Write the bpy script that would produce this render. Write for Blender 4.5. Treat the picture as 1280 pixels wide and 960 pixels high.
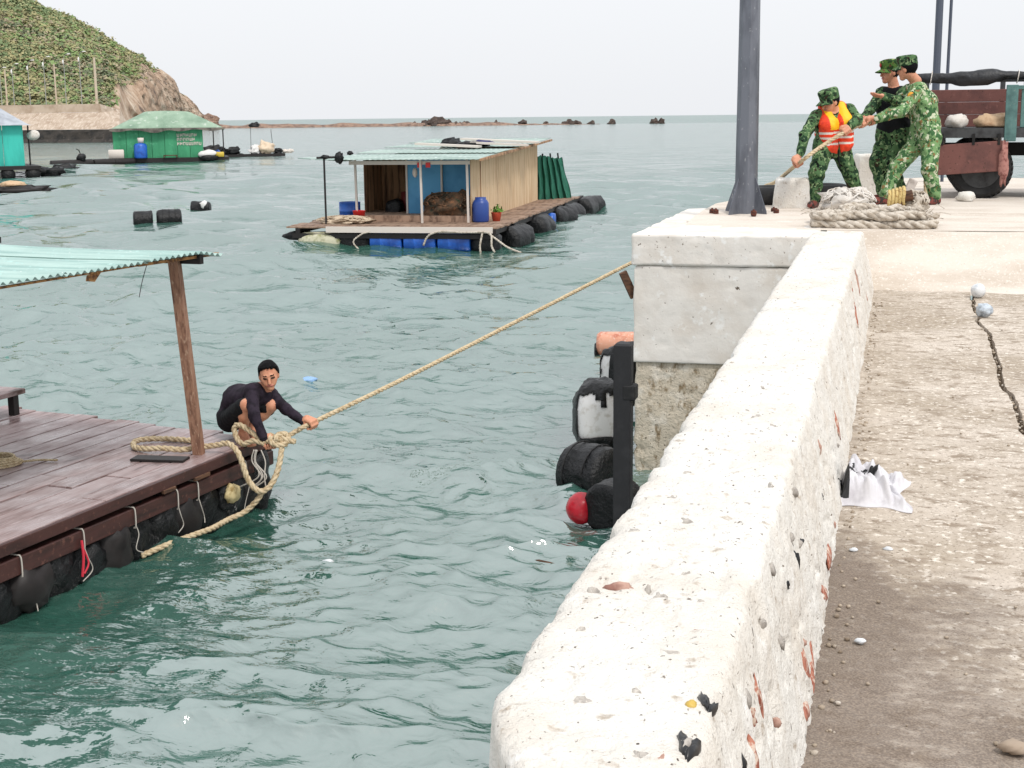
import bpy, bmesh, math, random
import numpy as np
from mathutils import Vector, Matrix, Euler
S = bpy.context.scene
for o in list(bpy.data.objects): bpy.data.objects.remove(o)
random.seed(5); RNG = np.random.default_rng(5)
R_ = math.radians
# ---------------------------------------------------------------- camera
cam_d = bpy.data.cameras.new('camera'); cam = bpy.data.objects.new('camera', cam_d)
S.collection.objects.link(cam); S.camera = cam
cam_d.sensor_width = 36; cam_d.lens = 36 * 1750 / 1280; cam_d.clip_start = .05; cam_d.clip_end = 30000
YAW, PITCH, ROLL = R_(15.337), R_(10.799), R_(0.613)
cam.location = (0, 0, 1.55)
cam.rotation_euler = (Matrix.Rotation(YAW, 3, 'Z') @ Matrix.Rotation(math.pi/2 - PITCH, 3, 'X') @ Matrix.Rotation(-ROLL, 3, 'Z')).to_euler()
# ---------------------------------------------------------------- sky and sun (bright overcast)
SUN_AZ, SUN_EL = R_(135), R_(52)          # azimuth clockwise from +Y: behind the camera, to the right
w = bpy.data.worlds.new('World'); S.world = w; w.use_nodes = True
nt = w.node_tree; nt.nodes.clear()
sky = nt.nodes.new('ShaderNodeTexSky'); sky.sky_type = 'NISHITA'; sky.sun_disc = False
sky.sun_elevation = SUN_EL; sky.sun_rotation = SUN_AZ; sky.dust_density = 4; sky.air_density = 1
mx = nt.nodes.new('ShaderNodeMix'); mx.data_type = 'RGBA'; mx.inputs[0].default_value = .93
mx.inputs[7].default_value = (6.6, 6.72, 6.95, 1)   # cloud cover
# an overcast sky is brighter overhead than at the horizon (standard overcast distribution, softened)
tcw = nt.nodes.new('ShaderNodeTexCoord'); sx = nt.nodes.new('ShaderNodeSeparateXYZ'); nt.links.new(tcw.outputs['Generated'], sx.inputs[0])
cl = nt.nodes.new('ShaderNodeClamp'); nt.links.new(sx.outputs[2], cl.inputs[0])
ma = nt.nodes.new('ShaderNodeMath'); ma.operation = 'MULTIPLY_ADD'; ma.inputs[1].default_value = .6; ma.inputs[2].default_value = 1; nt.links.new(cl.outputs[0], ma.inputs[0])
vm = nt.nodes.new('ShaderNodeVectorMath'); vm.operation = 'SCALE'; vm.inputs[0].default_value = (6.6, 6.72, 6.95); nt.links.new(ma.outputs[0], vm.inputs['Scale']); nt.links.new(vm.outputs[0], mx.inputs[7])
bg = nt.nodes.new('ShaderNodeBackground'); bg.inputs[1].default_value = .1
ow = nt.nodes.new('ShaderNodeOutputWorld')
nt.links.new(sky.outputs[0], mx.inputs[6]); nt.links.new(mx.outputs[2], bg.inputs[0]); nt.links.new(bg.outputs[0], ow.inputs[0])
sl = bpy.data.lights.new('sun', 'SUN'); sl.energy = 1.5; sl.angle = R_(10); sl.color = (1, .965, .91)
sun = bpy.data.objects.new('sun', sl); S.collection.objects.link(sun)
sd = Vector((math.sin(SUN_AZ)*math.cos(SUN_EL), math.cos(SUN_AZ)*math.cos(SUN_EL), math.sin(SUN_EL)))
sun.rotation_euler = sd.to_track_quat('Z', 'Y').to_euler()
S.view_settings.view_transform = 'Standard'; S.view_settings.look = 'None'
S.view_settings.exposure = 0.47; S.view_settings.gamma = 1; S.view_settings.use_curve_mapping = False
S.cycles.max_bounces = 6; S.cycles.use_denoising = True

# ---------------------------------------------------------------- helpers
def lin(r, g, b, k=1.0):
    f = lambda c: (c/255/12.92 if c/255 <= .04045 else ((c/255+.055)/1.055)**2.4)
    return (f(r)*k, f(g)*k, f(b)*k, 1)
COL = S.collection
def link(o): COL.objects.link(o); return o
def tag(o, label=None, cat=None, group=None, kind=None):
    if label: o['label'] = label
    if cat: o['category'] = cat
    if group: o['group'] = group
    if kind: o['kind'] = kind
    return o
def thing(name, label, cat, loc=(0,0,0), rz=0, group=None):
    o = link(bpy.data.objects.new(name, None)); o.location = loc; o.rotation_euler = (0,0,rz); o.empty_display_size = .2
    return tag(o, label, cat, group)
_cache = {}
class B:
    def __init__(s): s.v=[]; s.f=[]; s.m=[]
    def add(s, v, f, mi=0):
        n=len(s.v); s.v += [tuple(map(float,p)) for p in v]; s.f += [tuple(i+n for i in q) for q in f]; s.m += [mi]*len(f)
        return s
    def box(s, c, d, rot=None, mi=0, taper=1.0, bev=0.0):
        x,y,z=[q/2 for q in d]
        if bev:
            b=bev; v=[]; f=[]
            L=[(-z,b),(-z+b,0),(z-b,0),(z,b)]
            for (zz,i) in L:
                t = taper if zz>0 else 1
                X=(x-i)*t; Y=(y-i)*t; c2=b*.6
                v += [(-X+c2,-Y,zz),(X-c2,-Y,zz),(X,-Y+c2,zz),(X,Y-c2,zz),(X-c2,Y,zz),(-X+c2,Y,zz),(-X,Y-c2,zz),(-X,-Y+c2,zz)]
            for k in range(3):
                for i in range(8): f.append((k*8+i,k*8+(i+1)%8,k*8+8+(i+1)%8,k*8+8+i))
            f.append(tuple(range(7,-1,-1))); f.append(tuple(range(24,32)))
        else:
            v=[(-x,-y,-z),(x,-y,-z),(x,y,-z),(-x,y,-z)]+[(a*taper,b*taper,z) for a,b in ((-x,-y),(x,-y),(x,y),(-x,y))]
            f=[(3,2,1,0),(4,5,6,7),(0,1,5,4),(1,2,6,5),(2,3,7,6),(3,0,4,7)]
        if rot is not None: v=[rot@Vector(p) for p in v]
        return s.add([(p[0]+c[0],p[1]+c[1],p[2]+c[2]) for p in v], f, mi)
    def beam(s, a, b, wd, h, mi=0, up=(0,0,1)):
        a=Vector(a); b=Vector(b); d=(b-a); L=d.length; d.normalize()
        u=Vector(up); r=d.cross(u)
        if r.length<1e-4: r=d.cross(Vector((0,1,0)))
        r.normalize(); u=r.cross(d)
        rot=Matrix((r,d,u)).transposed()
        return s.box((a+b)/2,(wd,L,h),rot,mi)
    def tube(s, path, r, n=8, mi=0, caps=True, closed=False):
        P=np.array(path,float); N=len(P)
        rr=np.broadcast_to(np.array(r,float),(N,))
        T=np.gradient(P,axis=0) if not closed else (np.roll(P,-1,0)-np.roll(P,1,0))
        T/=np.linalg.norm(T,axis=1)[:,None]+1e-12
        u=np.cross(T[0],(0,0,1.)); 
        if np.linalg.norm(u)<.1: u=np.cross(T[0],(0,1.,0))
        u/=np.linalg.norm(u); v=[]; f=[]
        for i in range(N):
            u=u-T[i]*(u@T[i]); u/=np.linalg.norm(u)+1e-12; w_=np.cross(T[i],u)
            for k in range(n):
                a=2*math.pi*k/n; v.append(P[i]+rr[i]*(math.cos(a)*u+math.sin(a)*w_))
        M=N if closed else N-1
        for i in range(M):
            j=(i+1)%N
            for k in range(n): f.append((i*n+k,i*n+(k+1)%n,j*n+(k+1)%n,j*n+k))
        if caps and not closed: f.append(tuple(range(n-1,-1,-1))); f.append(tuple((N-1)*n+k for k in range(n)))
        return s.add(v,f,mi)
    def cyl(s,a,b,r,n=12,mi=0): 
        r2=r if np.ndim(r) else (r,r)
        return s.tube([a,b],r2,n,mi)
    def lathe(s, prof, c=(0,0,0), n=16, axis='z', mi=0, rot=None):
        v=[];f=[]
        for (r,z) in prof:
            for k in range(n):
                a=2*math.pi*k/n; v.append((r*math.cos(a),r*math.sin(a),z))
        for i in range(len(prof)-1):
            for k in range(n): f.append((i*n+k,i*n+(k+1)%n,(i+1)*n+(k+1)%n,(i+1)*n+k))
        f.append(tuple(range(n-1,-1,-1))); f.append(tuple((len(prof)-1)*n+k for k in range(n)))
        if axis=='x': v=[(z,x,y) for x,y,z in v]
        if axis=='y': v=[(y,z,x) for x,y,z in v]
        if rot is not None: v=[tuple(rot@Vector(p)) for p in v]
        return s.add([(x+c[0],y+c[1],z+c[2]) for x,y,z in v],f,mi)
    def grid(s, fn, nu, nv, mi=0, mfn=None):
        n=len(s.v)
        for j in range(nv+1):
            for i in range(nu+1): s.v.append(tuple(map(float,fn(i/nu,j/nv))))
        for j in range(nv):
            for i in range(nu):
                a=n+j*(nu+1)+i; s.f.append((a,a+1,a+nu+2,a+nu+1)); s.m.append(mfn((i+.5)/nu,(j+.5)/nv) if mfn else mi)
        return s
    def blob(s, c, rad, seed=0, amp=.15, freq=2.2, nu=14, nv=9, flat=None, rot=None, mi=0, box=1.0):
        # an uneven rounded body; box<1 makes it squarer, flat cuts its underside
        u=np.linspace(0,2*math.pi,nu,endpoint=False); t=np.linspace(0,math.pi,nv)
        U,T=np.meshgrid(u,t); D=np.stack([np.sin(T)*np.cos(U),np.sin(T)*np.sin(U),np.cos(T)],-1).reshape(-1,3)
        k=1+amp*fbm(D*freq+seed*7.13,3)
        Q=np.sign(D)*np.abs(D)**box*k[:,None]*np.array(rad)
        if flat is not None: Q[:,2]=np.maximum(Q[:,2],flat)
        if rot is not None: Q=Q@np.array(rot.to_3x3() if hasattr(rot,'to_3x3') else rot).T
        Q=Q+np.array(c); f=[]
        for j in range(nv-1):
            for i in range(nu):
                a=j*nu+i; b=j*nu+(i+1)%nu
                if j==0: f.append((a,b+nu,a+nu)[::-1])
                elif j==nv-2: f.append((a,b,a+nu)[::-1])
                else: f.append((a,b,b+nu,a+nu)[::-1])
        return s.add(Q,f,mi)
    def mesh(s,name,mats,smooth=False):
        me=bpy.data.meshes.new(name); me.from_pydata(s.v,[],s.f)
        for m in (mats if isinstance(mats,(list,tuple)) else [mats]): me.materials.append(m)
        if len(set(s.m))>1: me.polygons.foreach_set('material_index',s.m)
        if smooth: me.polygons.foreach_set('use_smooth',[True]*len(s.f))
        me.update(); return me
    def obj(s,name,mats,parent=None,smooth=False,loc=None,rz=0):
        o=link(bpy.data.objects.new(name,s.mesh(name,mats,smooth)))
        if parent: o.parent=parent
        if loc is not None: o.location=loc
        o.rotation_euler[2]=rz
        return o
    def arr(s): return np.array(s.v)
    def warp(s,fn): s.v=[tuple(p) for p in fn(np.array(s.v))]; return s
def npmesh(name,V,F,mats,smooth=True,mi=None):
    me=bpy.data.meshes.new(name); V=np.asarray(V,np.float32); F=np.asarray(F,np.int32); k=F.shape[1]
    me.vertices.add(len(V)); me.vertices.foreach_set('co',V.ravel()); me.loops.add(F.size); me.loops.foreach_set('vertex_index',F.ravel())
    me.polygons.add(len(F)); me.polygons.foreach_set('loop_start',np.arange(len(F),dtype=np.int32)*k)
    for m in (mats if isinstance(mats,(list,tuple)) else [mats]): me.materials.append(m)
    if mi is not None: me.polygons.foreach_set('material_index',np.asarray(mi,np.int32))
    me.polygons.foreach_set('use_smooth',np.full(len(F),smooth)); me.update(calc_edges=True); me.validate(); return me
def dup(root, loc, rz, label=None, parent=None):
    r=link(root.copy()); r.location=loc; r.rotation_euler[2]=rz
    if label: r['label']=label
    if parent: r.parent=parent
    for ch in list(root.children):
        c=link(ch.copy()); c.parent=r
        for g in list(ch.children): d=link(g.copy()); d.parent=c
    return r
# ---- noise
_perm=np.random.default_rng(11).permutation(4096).astype(np.int64)
def _h(i,j,k): return _perm[(_perm[(_perm[i&4095]+j)&4095]+k)&4095]/2047.5-1
def vnoise(p):
    p=np.asarray(p,float); i=np.floor(p).astype(np.int64); f=p-i; f=f*f*f*(f*(f*6-15)+10)
    x,y,z=f[...,0],f[...,1],f[...,2]; I,J,K=i[...,0],i[...,1],i[...,2]
    def L(a,b,t): return a+(b-a)*t
    return L(L(L(_h(I,J,K),_h(I+1,J,K),x),L(_h(I,J+1,K),_h(I+1,J+1,K),x),y),L(L(_h(I,J,K+1),_h(I+1,J,K+1),x),L(_h(I,J+1,K+1),_h(I+1,J+1,K+1),x),y),z)
def fbm(p,o=4,g=.5):
    p=np.asarray(p,float); r=0;a=1;t=0
    for k in range(o): r=r+a*vnoise(p*2**k+k*17.3); t+=a; a*=g
    return r/t*1.6
def sstep(a,b,x): t=np.clip((x-a)/(b-a),0,1); return t*t*(3-2*t)
# ---- materials
def mat(name,c,rough=.8,layers=(),bump=None,metal=0,spec=.5,attr=None,coords='Object',trans=0,rlayer=None,objrand=0):
    m=bpy.data.materials.new(name); m.use_nodes=True; t=m.node_tree; N=t.nodes; Lk=t.links
    b=N['Principled BSDF']; b.inputs['Roughness'].default_value=rough; b.inputs['Metallic'].default_value=metal; b.inputs['Specular IOR Level'].default_value=spec
    tc=N.new('ShaderNodeTexCoord'); src=tc.outputs['Object']
    if coords=='World':
        g=N.new('ShaderNodeNewGeometry'); src=g.outputs['Position']
    def noise(scale,detail=4,stretch=None,rough_=.55,w=0):
        s_=src
        if stretch or w:
            mp=N.new('ShaderNodeMapping'); mp.inputs['Scale'].default_value=stretch or (1,1,1); mp.inputs['Location'].default_value=(w,w*.7,w*1.3); Lk.new(src,mp.inputs[0]); s_=mp.outputs[0]
        n=N.new('ShaderNodeTexNoise'); n.inputs['Scale'].default_value=scale; n.inputs['Detail'].default_value=detail; n.inputs['Roughness'].default_value=rough_; Lk.new(s_,n.inputs['Vector']); return n.outputs['Fac']
    cur=None
    if attr:
        a=N.new('ShaderNodeAttribute'); a.attribute_name=attr; cur=a.outputs['Color']
    if objrand:
        oi=N.new('ShaderNodeObjectInfo'); mr=N.new('ShaderNodeMapRange'); mr.inputs[3].default_value=1-objrand; mr.inputs[4].default_value=1+objrand; Lk.new(oi.outputs['Random'],mr.inputs[0])
        hs=N.new('ShaderNodeHueSaturation'); hs.inputs['Color'].default_value=c
        Lk.new(mr.outputs[0],hs.inputs['Value'])
        if cur: Lk.new(cur,hs.inputs['Color'])
        cur=hs.outputs[0]
    for i,l in enumerate(layers):
        sc,c2,lo,hi=l[:4]; det=l[4] if len(l)>4 else 4; st=l[5] if len(l)>5 else None
        n=noise(sc,det,st,.6,i*3.1+1)
        mr=N.new('ShaderNodeMapRange'); mr.inputs[1].default_value=lo; mr.inputs[2].default_value=hi; Lk.new(n,mr.inputs[0])
        mxx=N.new('ShaderNodeMix'); mxx.data_type='RGBA'; Lk.new(mr.outputs[0],mxx.inputs[0]); mxx.inputs[7].default_value=c2
        if cur: Lk.new(cur,mxx.inputs[6])
        else: mxx.inputs[6].default_value=c
        cur=mxx.outputs[2]
    if cur: Lk.new(cur,b.inputs['Base Color'])
    else: b.inputs['Base Color'].default_value=c
    if rlayer:
        sc,lo,hi,r0,r1=rlayer; n=noise(sc,4); mr=N.new('ShaderNodeMapRange'); mr.inputs[1].default_value=lo; mr.inputs[2].default_value=hi; mr.inputs[3].default_value=r0; mr.inputs[4].default_value=r1
        Lk.new(n,mr.inputs[0]); Lk.new(mr.outputs[0],b.inputs['Roughness'])
    if bump:
        prev=None
        for (sc,st,di) in (bump if isinstance(bump,list) else [bump]):
            n=noise(sc,5); bp=N.new('ShaderNodeBump'); bp.inputs['Strength'].default_value=st; bp.inputs['Distance'].default_value=di; Lk.new(n,bp.inputs['Height'])
            if prev: Lk.new(prev,bp.inputs['Normal'])
            prev=bp.outputs[0]
        Lk.new(prev,b.inputs['Normal'])
    if trans: b.inputs['Transmission Weight'].default_value=trans
    return m
def catmull(P,seg=.03,closed=False):
    P=np.array(P,float); out=[]
    n=len(P)
    for i in range(n if closed else n-1):
        if closed: p0,p1,p2,p3=P[i-1],P[i],P[(i+1)%n],P[(i+2)%n]
        else: p0=P[max(i-1,0)];p1=P[i];p2=P[i+1];p3=P[min(i+2,n-1)]
        k=max(2,int(np.linalg.norm(p2-p1)/seg))
        for a in np.linspace(0,1,k,endpoint=False):
            out.append(.5*((2*p1)+(-p0+p2)*a+(2*p0-5*p1+4*p2-p3)*a*a+(-p0+3*p1-3*p2+p3)*a**3))
    if not closed: out.append(P[-1])
    return np.array(out)
def rope_into(b,path,r,pitch=None,n=5,step=None,mi=0):
    # three twisted strands following the path
    pitch=pitch or r*7; step=step or pitch/7
    P=catmull(path,step); d=np.r_[0,np.cumsum(np.linalg.norm(np.diff(P,axis=0),axis=1))]
    m=max(4,int(d[-1]/step)); s=np.linspace(0,d[-1],m); P=np.stack([np.interp(s,d,P[:,k]) for k in range(3)],1)
    T=np.gradient(P,axis=0); T/=np.linalg.norm(T,axis=1)[:,None]+1e-9
    u=np.cross(T[0],(.3,.2,1.)); u/=np.linalg.norm(u); Us=[]
    for i in range(m):
        u=u-T[i]*(u@T[i]); u/=np.linalg.norm(u)+1e-9; Us.append(u)
    Us=np.array(Us); Ws=np.cross(T,Us)
    for k in range(3):
        a=2*math.pi*(s/pitch+k/3)
        b.tube(P+r*.5*(np.cos(a)[:,None]*Us+np.sin(a)[:,None]*Ws),r*.56,n,mi)
    return b
def drum_mesh(L,r,seed,n=18):
    # a drum wrapped in plastic sheeting, lying along x, with creases
    b=B(); prof=[(0.02,-L/2),(r*.55,-L/2*1.0),(r*.86,-L/2*.96),(r,-L/2*.84)]+[(r*(1+.012*math.sin(9*q)),L/2*q) for q in np.linspace(-.7,.7,8)]+[(r,L/2*.84),(r*.86,L/2*.96),(r*.55,L/2),(.02,L/2)]
    b.lathe(prof,n=n,axis='x')
    V=b.arr(); N_=V.copy(); N_[:,0]*=.3; ln=np.linalg.norm(N_[:,1:],axis=1)+1e-6
    ph=fbm(np.c_[V[:,0]*3+seed*5,V[:,1]*5,V[:,2]*5],3)*.05*r/.3
    V[:,1]*=1+ph/ (ln+.05); V[:,2]*=1+ph/(ln+.05)
    b.v=[tuple(p) for p in V]; return b
# ================================================================ SETTING
WZ = -1.75                                   # water level
# ---- water: one sheet to the horizon, real chop, finer away from nothing but distance
def water():
    m=bpy.data.materials.new('sea_water'); m.use_nodes=True; t=m.node_tree; N=t.nodes; Lk=t.links; b=N['Principled BSDF']
    b.inputs['Roughness'].default_value=.035; b.inputs['IOR'].default_value=3.5
    ch=N.new('ShaderNodeAttribute'); ch.attribute_name='chop'; Lk.new(ch.outputs['Fac'],b.inputs['Roughness'])
    g=N.new('ShaderNodeNewGeometry')
    n0=N.new('ShaderNodeTexNoise'); n0.inputs['Scale'].default_value=.16; n0.inputs['Detail'].default_value=3; Lk.new(g.outputs['Position'],n0.inputs['Vector'])
    mr=N.new('ShaderNodeMapRange'); mr.inputs[1].default_value=.35; mr.inputs[2].default_value=.7; Lk.new(n0.outputs['Fac'],mr.inputs[0])
    mx=N.new('ShaderNodeMix'); mx.data_type='RGBA'; mx.inputs[6].default_value=(.028,.098,.072,1); mx.inputs[7].default_value=(.052,.125,.104,1); Lk.new(mr.outputs[0],mx.inputs[0]); Lk.new(mx.outputs[2],b.inputs['Base Color'])
    fa=N.new('ShaderNodeAttribute'); fa.attribute_name='open_water'
    prev=None
    for sc,st,di,stretch in ((.22,.9,.95,(1,1.4,1)),(.55,.9,.5,(1,1.5,1)),(.9,.8,.16,(1,2.0,1)),(3.2,.8,.05,(1,1.9,1)),(10,.7,.013,(1,1.6,1))):
        mp=N.new('ShaderNodeMapping'); mp.inputs['Scale'].default_value=stretch; mp.inputs['Rotation'].default_value=(0,0,.25+sc*.03); Lk.new(g.outputs['Position'],mp.inputs[0])
        n=N.new('ShaderNodeTexNoise'); n.inputs['Scale'].default_value=sc; n.inputs['Detail'].default_value=3; n.inputs['Distortion'].default_value=.35; Lk.new(mp.outputs[0],n.inputs['Vector'])
        bp=N.new('ShaderNodeBump'); bp.inputs['Strength'].default_value=st; bp.inputs['Distance'].default_value=di; Lk.new(n.outputs['Fac'],bp.inputs['Height'])
        if sc<.7: Lk.new(fa.outputs['Fac'],bp.inputs['Strength'])
        if prev: Lk.new(prev,bp.inputs['Normal'])
        prev=bp.outputs[0]
    Lk.new(prev,b.inputs['Normal'])
    az=np.radians(np.r_[np.linspace(-100,-46,40,endpoint=False),np.linspace(-46,12,800,endpoint=False),np.linspace(12,60,30)])
    h=1.55-WZ
    r=np.r_[np.linspace(1.5,6.5,25,endpoint=False), h*1400/np.linspace(h*1400/6.5,4.2,740)]
    r=np.r_[r,1500,3000,8000,20000]
    RR,AA=np.meshgrid(r,az,indexing='ij'); X=RR*np.sin(AA); Y=RR*np.cos(AA)
    dr=np.gradient(r)[:,None]; sp=np.maximum(np.abs(dr),RR*.0013)
    rng=np.random.default_rng(3); Z=np.zeros_like(X); DX=np.zeros_like(X); DY=np.zeros_like(X)
    # gusts: patches of rougher and calmer water
    gust=1+.4*fbm(np.stack([X*.12,Y*.12,X*0],-1),2)
    lee=1-.62*np.exp(-(((X+4.9)/1.9)**2+((Y-8.0)/2.6)**2))
    WP=[vnoise(np.stack([X*q,Y*q,X*0+q*9],-1)) for q in (.2,.45,.9,1.9)]
    for i in range(150):
        lam=.16*(16/.16)**(rng.random()**1.25); k=2*math.pi/lam
        th=R_(96)+rng.normal()*.5; dx,dy=math.cos(th),math.sin(th)
        a=.0068*lam*(.4+1.2*rng.random())*(1 if lam<1.1 else (1.1/lam)**.55)*(1 if lam<1.3 else (1 if lam<3 else .55)+(.9 if lam<7 else .5)*sstep(18,60,RR))
        wgt=sstep(1.9,3.4,lam/sp)
        ph=k*(dx*X+dy*Y)+rng.random()*6.283+1.3*WP[0 if lam>4 else 1 if lam>1.6 else 2 if lam>.6 else 3]
        s_,c_=np.sin(ph),np.cos(ph); A=a*wgt*gust*lee
        Z+=A*c_; DX-=.95*A*dx*s_; DY-=.95*A*dy*s_
    n,mm=X.shape; V=np.stack([X+DX,Y+DY,WZ+Z],-1).reshape(-1,3)
    ii,jj=np.meshgrid(np.arange(n-1),np.arange(mm-1),indexing='ij'); a=(ii*mm+jj).ravel()
    F=np.stack([a,a+mm,a+mm+1,a+1],1)[:,::-1]
    me=npmesh('water',V,F,m); rgh=.03+.07*sstep(20,150,RR)+.20*sstep(560,640,RR); me.attributes.new('chop','FLOAT','POINT').data.foreach_set('value',rgh.reshape(-1).astype(np.float32)); me.attributes.new('open_water','FLOAT','POINT').data.foreach_set('value',(.9*sstep(22,75,RR)).reshape(-1).astype(np.float32)); o=link(bpy.data.objects.new('water',me)); tag(o,'choppy grey green sea water of the harbour','sea',kind='structure')
water()
# ---- concrete materials
WHITE=lin(250,246,238,.74)
m_wall=mat('limewashed_concrete',WHITE,.9,[(3,lin(238,228,214,.72),.45,.75,6),(22,lin(205,190,172,.7),.60,.72,6),(60,lin(130,112,96,.6),.66,.73,3,(1,.5,1)),(34,lin(90,76,64,.6),.69,.73,2,(1.6,1.6,.55)),(9,lin(255,252,247,.8),.6,.75)],bump=[(55,.7,.012),(150,.7,.006)],coords='World')
m_block=mat('block_concrete',lin(246,241,234,.78),.9,[(2.5,lin(232,222,210,.74),.42,.7,6),(16,lin(120,106,92,.6),.70,.73,3),(30,lin(170,156,142,.6),.66,.72,4),(7,lin(252,250,246,.8),.6,.68)],bump=[(25,.35,.01),(120,.3,.003)],coords='World')
m_block_low=mat('weathered_concrete',lin(224,212,192,.74),.95,[(5,lin(240,231,216,.77),.5,.62,6),(14,lin(168,146,114,.6),.52,.66,6,(1,1,.5)),(50,lin(95,82,64,.5),.62,.7,3)],bump=[(18,.8,.03),(70,.6,.01)],coords='World')
m_floor=mat('walkway_concrete',lin(222,209,194,.74),.9,[(1.3,lin(196,180,160,.66),.40,.60,9),(9,lin(176,158,138,.62),.50,.62,9,(.8,1.25,1)),(30,lin(244,234,220,.78),.54,.66,6),(75,lin(140,122,102,.55),.57,.68,5),(140,lin(92,78,64,.5),.64,.70,3)],bump=[(60,.4,.006),(200,.4,.003)],coords='World')
m_ramp=mat('ramp_concrete',lin(236,225,212,.74),.9,[(1.6,lin(214,198,180,.68),.45,.7,7,(.5,2,1)),(40,lin(245,237,226,.76),.55,.7,4),(80,lin(150,130,112,.5),.66,.74,3)],bump=[(60,.35,.006)],coords='World')
m_stain=None
def stained_floor():
    # the walkway material with the damp brown stain beside the wall (a stain with its own outline)
    m=m_floor.copy(); m.name='stained_walkway_concrete'; t=m.node_tree; N=t.nodes; Lk=t.links; b=N['Principled BSDF']
    old=b.inputs['Base Color'].links[0].from_socket
    g=N.new('ShaderNodeNewGeometry'); at=N.new('ShaderNodeAttribute'); at.attribute_name='damp'
    n=N.new('ShaderNodeTexNoise'); n.inputs['Scale'].default_value=9; n.inputs['Detail'].default_value=12; n.inputs['Roughness'].default_value=.78
    mp=N.new('ShaderNodeMapping'); mp.inputs['Scale'].default_value=(.85,1.2,1); Lk.new(g.outputs['Position'],mp.inputs[0]); Lk.new(mp.outputs[0],n.inputs['Vector'])
    ad=N.new('ShaderNodeMath'); ad.operation='ADD'; Lk.new(at.outputs['Fac'],ad.inputs[0]); Lk.new(n.outputs['Fac'],ad.inputs[1])
    mr=N.new('ShaderNodeMapRange'); mr.inputs[1].default_value=.82; mr.inputs[2].default_value=1.18; mr.inputs[4].default_value=.86; Lk.new(ad.outputs[0],mr.inputs[0])
    n2=N.new('ShaderNodeTexNoise'); n2.inputs['Scale'].default_value=160; n2.inputs['Detail'].default_value=3; Lk.new(g.outputs['Position'],n2.inputs['Vector'])
    r2=N.new('ShaderNodeMapRange'); r2.inputs[1].default_value=.4; r2.inputs[2].default_value=.72; Lk.new(n2.outputs['Fac'],r2.inputs[0])
    dm=N.new('ShaderNodeMix'); dm.data_type='RGBA'; dm.inputs[6].default_value=lin(118,103,92,.64); dm.inputs[7].default_value=lin(170,153,136,.68); Lk.new(r2.outputs[0],dm.inputs[0])
    mx=N.new('ShaderNodeMix'); mx.data_type='RGBA'; Lk.new(mr.outputs[0],mx.inputs[0]); Lk.new(old,mx.inputs[6]); Lk.new(dm.outputs[2],mx.inputs[7]); Lk.new(mx.outputs[2],b.inputs['Base Color'])
    return m
m_stain=stained_floor()
m_dirt=mat('gutter_dirt',lin(170,148,120,.66),.95,[(30,lin(128,108,84,.56),.45,.6,6),(120,lin(220,205,185,.7),.62,.68,3)],bump=(80,.8,.01),coords='World')
# ---- walkway slab, outer slab with a broken crack between them
def crack_x(y): return .655+.012*np.sin(y*2.1)+.022*fbm(np.stack([y*3.1,y*0,y*0+3],-1),4)
def slab(name,xf0,xf1,y0,y1,nx,ny,mt,label,damp=False,zlo=-.25):
    u=np.linspace(0,1,nx+1); y=np.linspace(y0,y1,ny+1); Yg,Ug=np.meshgrid(y,u,indexing='ij')
    x0=xf0(Yg); x1=xf1(Yg); X=x0+(x1-x0)*Ug
    Z=.006*fbm(np.stack([X*3,Yg*3,X*0],-1),4)
    e=np.minimum(np.abs(X-x1),np.abs(X-x0)); 
    V=np.stack([X,Yg,Z],-1).reshape(-1,3); mm=nx+1
    ii,jj=np.meshgrid(np.arange(ny),np.arange(nx),indexing='ij'); a=(ii*mm+jj).ravel(); F=[tuple(q) for q in np.stack([a,a+1,a+mm+1,a+mm],1)]
    b=B(); b.v=[tuple(p) for p in V]; b.f=F; b.m=[0]*len(F)
    for side in (0,nx):   # skirts
        n0=len(b.v)
        for i in range(ny+1): p=V[i*mm+side]; b.v.append((p[0],p[1],zlo))
        for i in range(ny):
            q=(i*mm+side,(i+1)*mm+side,n0+i+1,n0+i); b.f.append(q if side==0 else q[::-1]); b.m.append(0)
    o=b.obj(name,mt,smooth=False); tag(o,label,'pavement',kind='structure')
    if damp:
        at=o.data.attributes.new('damp','FLOAT','POINT'); Q=b.arr(); x,yy=Q[:,0],Q[:,1]
        d=.60*(1-sstep(.16,.75,x+.07*np.sin(yy*2.2)))*(1-sstep(4.4,5.4,yy))+.42*(1-sstep(-.16,.12,x))*(1-sstep(6,12,yy))
        d+=.30*np.exp(-((x-.75)/.3)**2-((yy-4.2)/.5)**2)+.24*np.exp(-((x-.1)/.3)**2-((yy-10.8)/1.2)**2)+.24*np.exp(-((x-1.1)/.4)**2-((yy-8.5)/1.5)**2)+.33*np.exp(-((x-.4)/.2)**2-((yy-3.45)/.35)**2)
        at.data.foreach_set('value',d.astype(np.float32))
    return o
slab('walkway',lambda y:-.20+0*y,lambda y:crack_x(y)-.016,.4,12.98,46,520,m_stain,'stained concrete walkway beside the parapet wall',True)
slab('outer_pavement',lambda y:crack_x(y)+.016,lambda y:8+0*y,.4,12.98,70,520,m_floor,'concrete pavement beyond the broken crack')
b=B(); b.box((3.9,6.6,-.14),(8.4,12.3,.16)); o=b.obj('gutter_bed',m_dirt); tag(o,'dirt filled bed below the pavement slabs','ground',kind='structure')
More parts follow.
